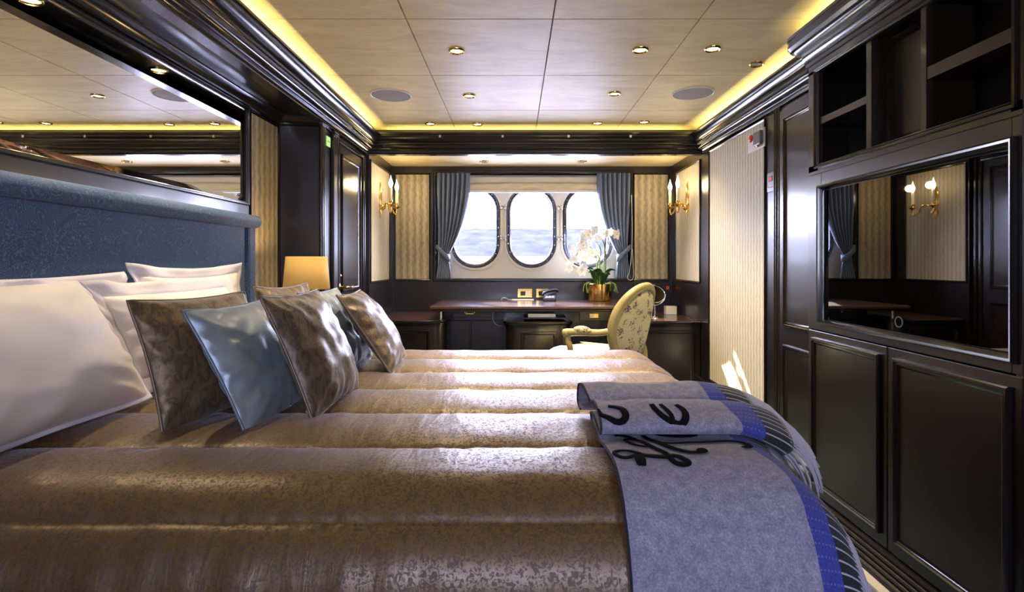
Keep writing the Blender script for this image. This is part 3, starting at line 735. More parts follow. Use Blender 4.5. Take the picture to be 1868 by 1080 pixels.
# headboard
hb = thing('headboard', 'tall padded headboard in swirled blue cloth with rolled top', 'headboard', (-1.38, 1.83, 0))
HY0, HY1 = .78, 2.845
MB().box(XL+.002, -1.357, HY0+.09, HY1-.085, .1, U(.19)).build('padded_panel', M['blue_cloth'], hb, bevel=.012)
for y0, y1 in ((HY1-.085, HY1), (HY0, HY0+.09)):
    MB().box(XL+.002, -1.342, y0, y1, .1, U(.20)).build('side_border', M['blue_cloth'], hb, bevel=.018)
prof = []
for i in range(20):
    a = 2*PI*i/20; prof.append((.040*math.cos(a), .034*math.sin(a)))
def rl(u, v):
    k = int(round(u*20)) % 20; yy = HY0-.004+(HY1-HY0+.014)*v
    e = min(1, math.sqrt(max(0, 1-max(0, (abs(v-.5)*2-.985)/.015)**2))) if abs(v-.5)*2 > .985 else 1
    e = max(e, .02)
    return (-1.352+prof[k][0]*e, yy, U(.207)+prof[k][1]*e)
def rl2(u, v):
    vv = [0, .002, .004, .008, .2, .4, .6, .8, .992, .996, .998, 1][int(round(v*11))]
    return rl(u, vv)
MB().grid(rl2, 20, 11, True).build('rolled_top', M['blue_cloth'], hb, smooth=180)

# ---- pillows and cushions
def cushion(name, label, cat, B0_, B1_, T0_, thick, mat, pipe=None, group=None, flange=0, flmat=None, seed=0, ear=.06, nn=46, wr=.011):
    B0_, B1_, T0_ = Vector(B0_), Vector(B1_), Vector(T0_)
    for p in (B0_, B1_, T0_): p.z += H
    ux, vx = B1_-B0_, T0_-B0_
    nrm = ux.cross(vx); nrm = nrm if nrm.x > 0 else -nrm; nrm.normalize()
    Lu, Lv = ux.length, vx.length
    fu, fv = flange/Lu, flange/Lv
    base = (B0_+B1_)/2
    t = thing(name, label, cat, base, group)
    def plane(s, q):         # s,q in -1..1 with drawn-in edges between the corner ears
        e = ear
        rd = 1-(.055*abs(s*q)**5 if 0 < flange < .03 else .012*abs(s*q)**8)
        su = s*(1-e*(1-q*q)*abs(s)**2.0)*rd; qv = q*(1-e*(1-s*s)*abs(q)**2.0)*rd
        return su, qv
    def surf(side):
        def fn(u, v):
            # denser near the rim
            s = math.sin((u-.5)*PI); q = math.sin((v-.5)*PI)
            su, qv = plane(s, q)
            h_ = max(0, (1-abs(s)**2.4))**.62*max(0, (1-abs(q)**2.4))**.62
            k = thick/2*h_
            sd = Vector((su*2.1+seed, qv*2.1, seed*1.7+side))
            k += noise.noise(sd*1.7)*.5*wr*h_*2
            # creases that radiate from the edges
            rim = (1-h_)*min(1, h_*4)
            k += noise.noise(Vector((math.atan2(q, s)*6+seed, h_*1.5, side*3)))*wr*1.6*rim
            sag = -.03*Lv*(1-qv*qv)*0
            iu, iv = (1-2*fu), (1-2*fv)
            p = base+ux*(su*.5*iu)+vx*(.5+qv*.5*iv)+nrm*((k if side > 0 else -.5*k)+sag)
            # droop of the belly
            p.z -= thick*.10*h_*(1-abs(q))
            return p
        return fn
    mb = MB(); mb.grid(surf(1), nn, nn); mb.grid(surf(-1), nn, nn)
    mb.build('cover', mat, t, smooth=180)
    rim = []
    N = 28
    for k in range(4*N):
        e, f_ = divmod(k, N); w = -1+2*f_/N
        s, q = ((w, -1), (1, w), (-w, 1), (-1, -w))[e]
        rim.append(plane(s, q))
    if pipe is not None:
        pts = [base+ux*(a*.5)+vx*(.5+b_*.5) for a, b_ in rim]
        MB().tube(pts, .0042, 6, closed=True).build('piping', pipe, t, smooth=180)
    if flange:
        mb = MB(); n = len(rim); pts = []
        for ring in range(4):
            for k, (a, b_) in enumerate(rim):
                w = ring/3
                i_u = (1-2*fu)*(1-w)*.97+w; i_v = (1-2*fv)*(1-w)*.97+w
                wav = noise.noise(Vector((a*3+seed, b_*3, seed)))*.03*w
                pts.append(base+ux*(a*.5*i_u)+vx*(.5+b_*.5*i_v)+nrm*wav)
        mb.add(pts, [(r_*n+k, r_*n+(k+1) % n, (r_+1)*n+(k+1) % n, (r_+1)*n+k) for r_ in range(3) for k in range(n)])
        mb.build('flange', flmat, t, smooth=180, solid=.004)
    return t
G1 = 'white bed pillows'; G2 = 'scatter cushions on the bed'
cushion('pillow', 'white pillow at back against headboard, near the picture edge', 'pillow', (-1.285, 1.04, -.41), (-1.275, 1.83, -.41), (-1.315, 1.04, -.03), .10, M['cotton'], None, G1, .04, M['flange'], 11, .08)
cushion('pillow', 'white pillow at back with flange corners up, farthest along the headboard', 'pillow', (-1.275, 1.83, -.40), (-1.265, 2.60, -.40), (-1.305, 1.83, .0), .10, M['cotton'], None, G1, .045, M['flange'], 5, .13)
cushion('pillow', 'large white pillow in front, nearest the camera at left', 'pillow', (-1.10, .90, -.415), (-1.08, 1.66, -.415), (-1.25, .80, -.04), .21, M['cotton'], None, G1, .012, M['flange'], 2, .06, 44)
cushion('pillow', 'white pillow in front row, behind the near brown cushion', 'pillow', (-1.12, 1.60, -.405), (-1.09, 2.36, -.405), (-1.245, 1.56, -.055), .17, M['cotton'], None, G1, .05, M['flange'], 8, .06)
cushion('cushion', 'bronze brown cushion nearest the white pillows on the near side', 'cushion', (-.865, 1.345, -.432), (-.785, 1.775, -.432), (-.965, 1.36, -.095), .14, M['cush_brown'], M['pipe_brown'], G2, 0, None, 3, .07)
cushion('cushion', 'steel blue satin cushion in front, on the near side', 'cushion', (-.665, 1.354, -.432), (-.645, 1.76, -.432), (-.835, 1.37, -.12), .13, M['cush_blue'], M['pipe_blue'], G2, 0, None, 6, .07)
cushion('cushion', 'shiny umber cushion in front of the blue one, centre of bed', 'cushion', (-.54, 1.465, -.432), (-.525, 1.86, -.432), (-.69, 1.475, -.09), .14, M['cush_dark'], M['pipe_brown'], G2, 0, None, 9, .08)
cushion('cushion', 'bronze brown cushion at back, below the bedside lamp', 'cushion', (-.88, 2.00, -.432), (-.84, 2.41, -.432), (-.965, 2.02, -.09), .12, M['cush_brown'], M['pipe_brown'], G2, 0, None, 14, .09)
cushion('cushion', 'steel blue cushion mostly hidden on the far side', 'cushion', (-.655, 2.06, -.432), (-.635, 2.46, -.432), (-.82, 2.06, -.115), .12, M['cush_blue'], M['pipe_blue'], G2, 0, None, 17, .07)
cushion('cushion', 'umber cushion leaning back on the far side, next the desk', 'cushion', (-.465, 2.07, -.432), (-.495, 2.49, -.432), (-.68, 2.08, -.125), .13, M['cush_dark'], M['pipe_brown'], G2, 0, None, 21, .07)

# ---- folded blanket
prof = [(.52, .006), (.62, .006), (.72, .006), (.85, .006), (.983, .012), (1.08, .018), (1.16, .012), (1.235, .008), (1.30, .006), (1.37, .006), (1.405, .012), (1.40, .026), (1.34, .030), (1.27, .026), (1.243, .030),
        (1.238, .046), (1.262, .064), (1.31, .071), (1.36, .066), (1.392, .052), (1.408, .050), (1.43, .066), (1.48, .080), (1.525, .070), (1.55, .044), (1.548, .018), (1.52, .010), (1.48, .012)]
cur = [(p.x, p.y) for p in crom([(a, b_, 0) for a, b_ in prof], 6)]
# arc length along the cloth
AL = [0.]
for i in range(1, len(cur)): AL.append(AL[-1]+math.hypot(cur[i][0]-cur[i-1][0], cur[i][1]-cur[i-1][1]))
BW = .395                                     # cloth width up to the fringe
NA = 44
def wob(a, i):
    b_, h_ = cur[i]
    s = i/len(cur)
    if h_ > .03: h_ += .007*noise.noise(Vector((a*11, s*9, 1)))
    return b_, h_
def blanket_pt(u, i, lift=0.):
    """u metres across, i index along the curve"""
    b_, h_ = wob(u, i)
    a = BA0+u
    if i > len(cur)*.72: a -= .018*min(1, (i-len(cur)*.72)/20)
    kp = max(0, min(1, (b_-.98)/.03))
    # puff below smoothed: the cloth bridges the seams
    pf = .024*abs(math.sin(PI*(b_-seam0)/pitch))**.45
    lay = .012
    bridging = .024-.010*math.exp(-((b_-1.268)/.05)**2) if b_ > 1.12 else (.024 if b_ > .99 else max(pf, .02))
    return bed_pt(a, b_, h_+lift+bridging+.004, False)
mb = MB()
for i in range(len(cur)):
    for j in range(NA+1): mb.v.append(tuple(blanket_pt(BW*j/NA, i)))
for i in range(len(cur)-1):
    for j in range(NA):
        k = i*(NA+1)+j; mb.f.append((k, k+1, k+NA+2, k+NA+1))
bk = thing('blanket', 'folded blue grey wool blanket with black script lettering and fringe on bed corner', 'blanket', (BA0+.2, 1.2, BED_T))
cl = mb.build('cloth', M['blanket'], bk, smooth=180, solid=.005)
uvl = cl.data.uv_layers.new(name='UVMap')
for lp in cl.data.loops:
    i, j = divmod(lp.vertex_index, NA+1); uvl.data[lp.index].uv = (BW*j/NA, AL[i])
# fringe : strands that continue the cloth over the foot edge
def at_len(s):
    i = max(0, min(len(AL)-2, next((q for q in range(len(AL)-1) if AL[q+1] >= s), len(AL)-2)))
    return i+(s-AL[i])/max(AL[i+1]-AL[i], 1e-9)
def bl_pt(u, s, lift=0.):
    fi = at_len(s); i = int(fi); t = fi-i
    return blanket_pt(u, i, lift).lerp(blanket_pt(u, min(i+1, len(cur)-1), lift), t)
mb = MB(); s = .0015
ridx = 0
while s < AL[-1]:
    ln_ = .085+.02*R.random(); pts = []; sl = s; dr = R.uniform(-.012, .004)
    for k in range(6):
        w = k/5; pts.append(bl_pt(BW-.006+ln_*w, max(0.0, min(AL[-1], sl+dr*w*w-.02*w*w*(1 if s < .62 else 0))), .001+.004*w*R.random()))
    mb.tube(pts, [.0024, .0026, .0026, .0026, .0024, .0014], 5)
    s += .0172*.5
fo = mb.build('fringe', M['fringe'], bk, smooth=180); fo['kind'] = 'stuff'
# script lettering woven into the blanket, as strokes in cloth coordinates (metres across, metres along)
STROKES = [(.0065, [(.0, 1.136), (.004, 1.112), (.02, 1.1), (.036, 1.088), (.052, 1.090), (.061, 1.106), (.06, 1.132), (.048, 1.146), (.028, 1.152)]),
 (.0065, [(.130, 1.148), (.135, 1.120), (.144, 1.099), (.16, 1.085), (.18, 1.079), (.192, 1.090), (.2, 1.112), (.199, 1.134), (.188, 1.150)]),
 (.0045, [(.151, 1.148), (.159, 1.126), (.164, 1.106), (.166, 1.086)]),
 (.004, [(.040, .762), (.062, .758), (.078, .742), (.084, .704)]),
 (.0045, [(.096, .648), (.080, .644), (.060, .668), (.056, .718), (.068, .732), (.084, .704), (.096, .648), (.110, .598), (.113, .566), (.118, .552), (.130, .547), (.144, .552), (.136, .566), (.124, .574), (.108, .569), (.080, .572), (.062, .579), (.048, .600), (.030, .608), (.014, .600), (.008, .584), (.016, .569), (.030, .567), (.050, .576)]),
 (.008, [(.056, .578), (.053, .560), (.052, .544)]),
 (.006, [(.106, .760), (.114, .728), (.121, .682), (.132, .644), (.145, .616), (.161, .597), (.180, .595), (.196, .604), (.196, .622), (.186, .610)]),
 (.0045, [(.120, .680), (.148, .670), (.184, .678), (.224, .684), (.272, .696), (.298, .694), (.308, .680), (.302, .658), (.286, .642)]),
 (.005, [(.140, .770), (.168, .774), (.200, .780), (.230, .768), (.208, .757), (.176, .757), (.146, .766), (.124, .790)])]
mb = MB()
for w, pts in STROKES:
    c = crom([(a, b_, 0) for a, b_ in pts], 6); n = len(c); k = len(mb.v)
    for i in range(n):
        t = c[min(i+1, n-1)]-c[max(i-1, 0)]; p = Vector((-t.y, t.x, 0)).normalized()*w*1.3*(.65+.35*math.sin(PI*i/(n-1)))
        for sgn in (-1, 0, 1): 
            q = c[i]+p*sgn; mb.v.append(tuple(bl_pt(max(0, q.x), q.y, .0065)))
    mb.f += [(k+i*3+j, k+i*3+j+1, k+i*3+j+4, k+i*3+j+3) for i in range(n-1) for j in (0, 1)]
mb.build('lettering', M['lettering'], bk, smooth=180, solid=.002)

# ================================================================== NIGHTSTAND AND LAMP
ns = thing('nightstand', 'dark bedside cabinet between bed and wood return, under the lamp', 'nightstand', (-1.19, 2.965, 0))
MB().box(-1.385, -.99, 2.79, 3.145, .04, .58).build('carcass', M['wood'], ns, bevel=.004)
MB().box(-1.39, -.975, 2.785, 3.15, .58, .61).build('top', M['wood_top'], ns, bevel=.008)
for z0, z1 in ((.08, .30), (.32, .55)):
    dw = MB().box(-.99, -.976, 2.81, 3.13, z0, z1).build('drawer', M['wood_brown'], ns, bevel=.004)
    MB().lathe((-.976, 2.965, (z0+z1)/2), [(.006, 0), (.006, .012), (.012, .018), (.010, .026), (.002, .028)], 14, 'x').build('knob', M['brass'], dw, smooth=50)
lp_ = thing('table_lamp', 'bedside table lamp with tapered amber shade on brass stem', 'lamp', (-1.115, 2.93, .61))
MB().lathe((-1.115, 2.93, .61), [(.065, 0), (.065, .012), (.05, .02), (.018, .03), (.014, .06), (.022, .11), (.03, .16), (.022, .21), (.012, .25), (.012, .40)], 24).build('base', M['oldbrass'], lp_, smooth=50)
def shade(u, v):
    a = 2*PI*u; r_ = .118-.014*v; return (-1.115+r_*math.cos(a), 2.93+r_*math.sin(a), U(-.143)+.172*v)
MB().grid(shade, 48, 1, True).build('lamp_shade', M['shade'], lp_, smooth=180, solid=.003)
MB().lathe((-1.115, 2.93, U(-.10)), [(.008, 0), (.02, .02), (.024, .045), (.015, .07), (.002, .08)], 14).build('bulb', M['candle'], lp_, smooth=60)
l_ = bpy.data.lights.new('lamp_bulb', 'POINT'); l_.energy = .6; l_.color = (1, .7, .35); l_.shadow_soft_size = .03
o = bpy.data.objects.new('lamp_bulb', l_); COL.objects.link(o); o.parent = lp_; o.location = (0, 0, U(-.0)-.61)

# ================================================================== DESK AND ALCOVE CABINETS
YDF = 4.20
DT = .750
dk = thing('desk', 'long dark desk with polished top below the portholes', 'desk', (.15, 4.6, 0))
MB().box(-.66, .96, YDF, YB-.015, DT-.026, DT).build('desk_top', M['wood_top'], dk, bevel=.008)
MB().box(-.635, .935, YDF+.025, YB-.015, DT-.044, DT-.026).build('top_moulding', M['wood_brown'], dk, bevel=.006)
MB().box(-.60, .90, YDF+.42, YDF+.44, .02, DT-.044).build('back_board', M['wood_blue'], dk)
MB().tube([(-.585, YDF+.10, .642), (-.585, YDF+.10, DT-.044)], .014, 12).build('column', M['silver_trim'], dk, smooth=40)
dw = MB().box(-.52, -.16, YDF+.37, YDF+.42, .63, DT-.046).build('drawer', M['wood_blue'], dk, bevel=.003)
hx = -.083*4.57
mb = MB().tube([(hx-.032, YDF+.372, .672), (hx-.032, YDF+.34, .662), (hx+.032, YDF+.34, .662), (hx+.032, YDF+.372, .672)], .007, 8); mb.lathe((hx-.032, YDF+.37, .672), [(.012, 0), (.012, -.006)], 10, 'y'); mb.lathe((hx+.032, YDF+.37, .672), [(.012, 0), (.012, -.006)], 10, 'y')
mb.build('handle', M['brass'], dw, smooth=40)
MB().box(-.37, -.01, YDF+.40, YDF+.42, .05, .60).build('cupboard_door', M['wood_blue'], dk, bevel=.004)
MB().box(-.54, -.385, YDF+.40, YDF+.42, .05, .60).build('cupboard_door', M['wood_blue'], dk, bevel=.004)
ap = MB().box(.50, .86, YDF+.06, YDF+.08, .635, DT-.044).build('apron', M['wood'], dk, bevel=.003)
# the socket on the right apron
sk = MB().box(.575, .645, YDF+.052, YDF+.06, .655, .69).build('socket_plate', M['oldbrass'], ap, bevel=.002)
MB().box(.585, .61, YDF+.049, YDF+.052, .662, .683).build('outlet', M['white'], sk)
# slide-out tray
MB().box(.07, .41, YDF+.13, YDF+.40, .640, .650).build('tray', M['black'], dk)
wbx = MB().box(.10, .32, YDF+.14, YDF+.26, .6505, .680).build('paper_box', M['white'], None, bevel=.003)
tag(wbx, 'slim cream paper box on the tray below desk', 'box')
def round_cab(name, label, x0, x1, yf, yb, top, rl_, rr_, panel, mat):
    t = thing(name, label, 'cabinet', ((x0+x1)/2, (yf+yb)/2, 0))
    def outline(g):
        r1, r2 = (rl_+g if rl_ else 0), (rr_+g if rr_ else 0); pts = []
        if rl_: pts += [(x0-g+r1-r1*math.cos(a), yf-g+r1-r1*math.sin(a)) for a in [PI/2*i/6 for i in range(7)]]
        else: pts += [(x0, yf-g)]
        if rr_: pts += [(x1+g-r2+r2*math.sin(a), yf-g+r2-r2*math.cos(a)) for a in [PI/2*i/6 for i in range(7)]]
        else: pts += [(x1, yf-g)]
        return [((x0-g) if rl_ else x0, yb)]+pts+[((x1+g) if rr_ else x1, yb)]
    def ext(levels):
        mb = MB(); rings = [[(a, b_, z) for a, b_ in outline(g)] for g, z in levels]; n = len(rings[0]); pts = [p for r_ in rings for p in r_]
        mb.add(pts, [(j*n+i, j*n+(i+1) % n, (j+1)*n+(i+1) % n, (j+1)*n+i) for j in range(len(rings)-1) for i in range(n)]+[tuple(range(n)), tuple(range(len(pts)-n, len(pts)))])
        return mb
    ext([(0, 0), (0, top-.05)]).build('body', mat, t, smooth=35)
    ext([(.0, top-.05), (.006, top-.047), (.006, top-.040), (.012, top-.034), (.012, top-.027), (.02, top-.022), (.024, top-.016), (.024, top-.008), (.02, top-.004)]).build('top_moulding', M['wood_shine'], t, smooth=35)
    ext([(.018, top-.004), (.018, top)]).build('top', M['wood_top'], t, smooth=35)
    ext([(.008, 0), (.008, .08), (0, .09)]).build('plinth', mat, t, smooth=35)
    a, b_ = panel
    raised_panel(t, (0, yf, 0), (1, 0, 0), (0, 0, 1), (0, -1, 0), a, b_, .14, top-.075, mat, M['wood_shine'])
    return t
round_cab('low_cabinet', 'low dark cabinet with rounded corner left of the desk', XA+.005, -.535, 4.24, YB-.015, .642, 0, .10, (XA+.05, -.66), M['wood'])
round_cab('low_cabinet', 'low dark cabinet under the standing shaving mirror, right of the desk', .80, XR-.005, 4.20, YB-.03, .640, .06, 0, (.90, XR-.05), M['wood_brown'])
round_cab('desk_pedestal', 'dark pedestal with rounded corners under the desk middle', -.075, .43, 4.25, 4.60, .625, .09, .09, (.045, .32), M['wood_brown'])

# things on and around the desk
def plate(x0, x1, lab):
    t = thing('socket_plate', lab, 'socket', ((x0+x1)/2, YB-.003, U(-.325)), 'brass socket plates over the desk')
    MB().box(x0, x1, YB-.010, YB, U(-.325), U(-.243)).build('plate', M['brass'], t, bevel=.003)
    w = x1-x0
    MB().box(x0+.2*w, x0+.52*w, YB-.014, YB-.009, U(-.306), U(-.266)).build('black_outlet', M['black'], t, bevel=.002)
    MB().box(x0+.56*w, x0+.80*w, YB-.014, YB-.009, U(-.306), U(-.266)).build('white_switch', M['white'], t, bevel=.002)
plate(.02, .155, 'left brass socket plate over the desk, beside the other plate'); plate(.188, .305, 'right brass socket plate over the desk, partly behind the telephone')
ph = thing('telephone', 'small black desk telephone with silver keypad', 'telephone', (.29, 4.83, DT))
MB().add([(.24, 4.74, DT), (.345, 4.74, DT), (.365, 4.90, DT), (.26, 4.90, DT), (.24, 4.74, DT+.022), (.345, 4.74, DT+.022), (.365, 4.90, DT+.075), (.26, 4.90, DT+.075)], [(0, 3, 2, 1), (4, 5, 6, 7), (0, 1, 5, 4), (1, 2, 6, 5), (2, 3, 7, 6), (3, 0, 4, 7)]).build('body', M['black'], ph, bevel=.006)
MB().add([(.25+dx, 4.75+dy, DT+.027+dz) for dx, dy, dz in ((0, 0, 0), (.085, 0, 0), (.092, .05, .0165), (.007, .05, .0165))], [(0, 1, 2, 3)]).build('keypad', M['greypanel'], ph, solid=.003)
mb = MB().tube(crom([(.235, 4.79, DT+.052), (.25, 4.80, DT+.066), (.275, 4.83, DT+.078), (.34, 4.86, DT+.09), (.365, 4.87, DT+.088), (.38, 4.875, DT+.078)], 5), .013, 10)
mb.build('handset', M['black'], ph, smooth=60)
for i in range(3):
    for j in range(3):
        x = .262+j*.026+i*.002; y = 4.758+i*.015; MB().box(x, x+.016, y, y+.009, DT+.030+i*.005, DT+.035+i*.005).build('key', M['silver_trim'], ph)
tb = MB().box(-.03, .165, 4.86, 4.96, DT, DT+.007).build('tablet', M['white'], None, bevel=.002)
tag(tb, 'thin white tablet lying flat on the desk below the left socket plate', 'tablet')
cb = MB().tube(crom([(-.03, 4.91, DT+.004), (-.06, 4.90, DT+.006), (-.085, 4.88, DT+.02), (-.11, 4.87, DT+.022), (-.125, 4.875, DT+.008), (-.12, 4.88, DT+.003)], 6), .003, 6).build('cable', M['cord'], None, smooth=60)
tag(cb, 'short pale cable looping on the desk top beside the tablet', 'cable')
cb = MB().tube(crom([(-.17, YDF+.35, DT-.046), (-.185, YDF+.34, .66), (-.18, YDF+.34, .60), (-.15, YDF+.345, .567), (-.11, YDF+.36, .562), (-.095, YDF+.39, .565)], 6), .003, 6).build('cable', M['cord'], None, smooth=60)
tag(cb, 'thin pale cable hanging down below the desk top', 'cable')
# orchid
OXc, OYc = .742, 4.83
orc = thing('potted_orchid', 'white flowering orchid in a polished gold pot on the desk', 'plant', (OXc, OYc, DT))
MB().lathe((OXc, OYc, DT), [(.085, 0), (.098, .004), (.104, .02), (.107, .148), (.104, .150), (.101, .146), (.098, .03), (.05, .025)], 40).build('pot', M['gold'], orc, smooth=40)
MB().lathe((OXc, OYc, DT+.12), [(.099, 0), (.06, .014), (.001, .02)], 20, cap=False).build('bark', M['soil'], orc, smooth=60)
def leaf(ang, length, width, lift, droop):
    d = Vector((math.cos(ang), math.sin(ang), 0)); sd = Vector((-d.y, d.x, 0)); base = Vector((OXc, OYc, DT+.13))
    def fn(u, v):
        w = width*math.sin(PI*min(1, .08+.92*v)**.8)**.7*(1 if v < .98 else .5); s = (u-.5)*2
        p = base+d*(length*v*.8)+Vector((0, 0, lift*math.sin(v*PI*.62)-droop*v*v))+sd*(s*w*.5)
        p.z += abs(s)*w*.18; return p
    return MB().grid(fn, 6, 10)
for ang, L_, w, li, dr in ((PI*1.04, .17, .13, .15, 0), (PI*1.28, .16, .13, .14, .0), (PI*1.62, .13, .14, .12, .01), (PI*1.9, .18, .13, .14, .0), (PI*.2, .16, .10, .10, 0), (PI*.75, .15, .09, .12, 0)):
    leaf(ang, L_, w, li, dr).build('leaf', M['leaf'], orc, smooth=180, solid=.003)
stems = []
for (bx_, by_, tip, pk) in ((-.02, -.03, (-.27, -.04, .28), .48), (.0, .02, (-.22, .03, .47), .56), (.03, 0, (-.17, -.05, .50), .60), (.045, .03, (.12, .0, .56), .61), (-.005, -.045, (-.20, -.06, .24), .42)):
    p = crom([(OXc+bx_, OYc+by_, DT+.12), (OXc+bx_*1.3, OYc+by_, DT+.32), (OXc+bx_+.01, OYc+by_, DT+pk-.10), (OXc+bx_*.5+tip[0]*.35, OYc+tip[1]*.5, DT+pk), (OXc+tip[0]*.75, OYc+tip[1], DT+(pk+tip[2])/2+.03), (OXc+tip[0], OYc+tip[1], DT+tip[2])], 6)
    MB().tube(p, [.0055]*14+[.0035]*(len(p)-14), 6).build('stem', M['stem'] if bx_ < .04 else M['stemdark'], orc, smooth=60); stems.append(p)
# one flower, copied
def flower_mesh():
    mb = MB()
    for k in range(5):
        a = PI/2+2*PI*k/5; big = k in (1, 4); L_, w = (.042, .046) if big else (.042, .027)
        ca, sa = math.cos(a), math.sin(a)
        def fn(u, v, ca=ca, sa=sa, L_=L_, w=w):
            s = (u-.5)*w*math.sin(PI*(.12+.82*v))**.8; t = v*L_
            return (ca*t-sa*s, -.006*math.sin(PI*v)-.010*v*v*(1 if w < .03 else -.3), sa*t+ca*s)
        mb.grid(fn, 4, 5)
    return mb
fm = flower_mesh(); f0 = None
spots = []
for si, p in enumerate(stems):
    n = (8, 7, 7, 4, 7)[si]
    for k in range(n):
        q = p[int(len(p)*(.56+.43*k/max(1, n-1)))-1 if k else int(len(p)*.56)]
        spots.append((q.x+R.uniform(-.03, .03), q.y+R.uniform(-.05, .02), q.z+R.uniform(-.045, .025)))
for q in spots:
    if f0 is None:
        me_o = fm.build('flower', M['petal'], orc, smooth=180); f0 = me_o
        for vtx in f0.data.vertices: vtx.co += WL[orc.name]
        c0 = MB().lathe((0, 0, 0), [(.002, 0), (.005, -.005), (.004, -.010), (.001, -.013)], 8, 'y').build('flower_lip', M['lip'], orc, smooth=60)
        for vtx in c0.data.vertices: vtx.co += WL[orc.name]
        c0.parent = f0; fo_, co_ = f0, c0
    else:
        fo_ = f0.copy(); COL.objects.link(fo_); co_ = c0.copy(); COL.objects.link(co_); co_.parent = fo_
    fo_.location = Vector(q)-WL[orc.name]; fo_.rotation_euler = (R.uniform(-.5, .35), R.uniform(-.5, .5), R.uniform(-.9, .9)); s_ = R.uniform(.95, 1.25); fo_.scale = (s_, s_, s_)
for sx in (-1, 1):
    for k in range(4):
        a = Vector((OXc+sx*.09, OYc-.05+.02*k, DT+.15)); e = R.uniform(.02, .05)
        MB().tube(crom([a-Vector((sx*.04, 0, .02)), a+Vector((0, 0, .012)), a+Vector((sx*e, -.01, -.01)), a+Vector((sx*(e+R.uniform(-.02, .02)), -.015, -R.uniform(.05, .085)))], 5), .004, 5).build('aerial_root', M['stem'], orc, smooth=60)
# things on the right low cabinet
RT = .640
mm = thing('shaving_mirror', 'round tilting chrome mirror on a stand beside the chair back', 'mirror', (1.125, 4.42, RT))
MB().lathe((1.125, 4.42, RT), [(.055, 0), (.055, .006), (.04, .012), (.006, .016), (.005, .03), (.011, .034), (.011, .05), (.005, .054), (.0045, .11)], 24).build('stand', M['chrome'], mm, smooth=40)
yk = [(1.125+.088*math.cos(a), 4.42, RT+.19+.088*math.sin(a)) for a in [PI+PI*i/16 for i in range(17)]]
MB().tube(yk, .0038, 8).build('yoke', M['chrome'], mm, smooth=60)
th = math.radians(38)
def disc(r_, off):
    return [(1.125+r_*math.cos(a), 4.42+r_*math.sin(a)*math.sin(th)-off*math.cos(th), RT+.19+r_*math.sin(a)*math.cos(th)+off*math.sin(th)) for a in [2*PI*i/32 for i in range(32)]]
dd = disc(.078, .004); MB().add(dd, [tuple(range(32))]).build('mirror_glass', M['mirror'], mm)
MB().tube(disc(.080, 0), .005, 8, closed=True).build('mirror_rim', M['chrome'], mm, smooth=60)
ch = thing('card_holder', 'clear box of cream cards on the right low cabinet', 'box', (1.335, 4.72, RT))
MB().box(1.285, 1.385, 4.68, 4.76, RT, RT+.095).build('clear_case', M['acrylic'], ch)
MB().box(1.29, 1.38, 4.686, 4.754, RT+.002, RT+.07).build('cards', M['candle'], ch)
bxw = thing('wall_unit', 'flat black unit with red square under the right wallpaper panel', 'box', (1.23, YB-.02, U(-.27)))
MB().box(1.07, 1.40, YB-.05, YB-.001, U(-.275), U(-.195)).build('case', M['black'], bxw, bevel=.004)
MB().box(1.362, 1.389, YB-.053, YB-.05, U(-.247), U(-.218)).build('red_square', M['red'], bxw)
MB().box(1.20, 1.265, YB-.053, YB-.05, U(-.211), U(-.205)).build('pale_strip', M['white'], bxw)

# ================================================================== ARMCHAIR
ac = thing('armchair', 'cream oval-backed armchair with sprigged upholstery in front of desk', 'chair', (0, 0, 0))
# local axes: +y is where the sitter faces, x to the sitter's right
SH = .455
def seat_outline(g=0):
    return [(-.25-g, .24), (-.20-g, .285+g), (0, .30+g), (.20+g, .285+g), (.25+g, .24), (.255+g, 0), (.215+g, -.21), (.16, -.235-g), (-.16, -.235-g), (-.215-g, -.21), (-.255-g, 0)]
def ring_solid(levels, k=5):
    mb = MB(); rings = []
    for g, z in levels: rings.append([(p.x, p.y, z) for p in crom([(a, b_, 0) for a, b_ in seat_outline(g)], k, True)])
    n = len(rings[0]); pts = [p for r_ in rings for p in r_]
    mb.add(pts, [(j*n+i, j*n+(i+1) % n, (j+1)*n+(i+1) % n, (j+1)*n+i) for j in range(len(rings)-1) for i in range(n)]+[tuple(range(n)), tuple(range(len(pts)-n, len(pts)))])
    return mb
ring_solid([(0, SH-.075), (.008, SH-.07), (.010, SH-.03), (.004, SH-.02), (.006, SH-.01)]).build('seat_frame', M['chairpaint'], ac, smooth=40)
ring_solid([(-.005, SH-.01), (.0, SH+.015), (-.02, SH+.045), (-.07, SH+.065), (-.13, SH+.072)]).build('seat_cushion', M['sprig'], ac, smooth=60)
for sx in (-1, 1):
    mb = MB().tube(crom([(sx*.22, .235, SH-.05), (sx*.225, .245, SH-.12), (sx*.215, .24, .20), (sx*.205, .235, .06), (sx*.21, .245, .0)], 5), [.030]*6+[.026]*5+[.019]*5+[.016]*4+[.018], 12); mb.build('leg', M['chairpaint'], ac, smooth=60)
    mb = MB().tube(crom([(sx*.18, -.21, SH-.03), (sx*.18, -.22, SH-.14), (sx*.185, -.25, .18), (sx*.19, -.29, .0)], 6), [.028]*7+[.022]*6+[.016]*6, 12); mb.build('leg', M['chairpaint'], ac, smooth=60)
REC = math.radians(13)
bc = Vector((0, -.285, .70)); bu = Vector((1, 0, 0)); bv = Vector((0, -math.sin(REC), math.cos(REC))); bn = Vector((0, -math.cos(REC), -math.sin(REC)))    # bn points to the rear
EA, EB = .235, .265
def cab(x): return -.10*(x/.25)**2*0 - .0   # flat back
def ell(a, r1, r2, off=0.): return bc+bu*(r1*math.cos(a))+bv*(r2*math.sin(a))+bn*(off-.06*(r1*math.cos(a)/.235)**2)
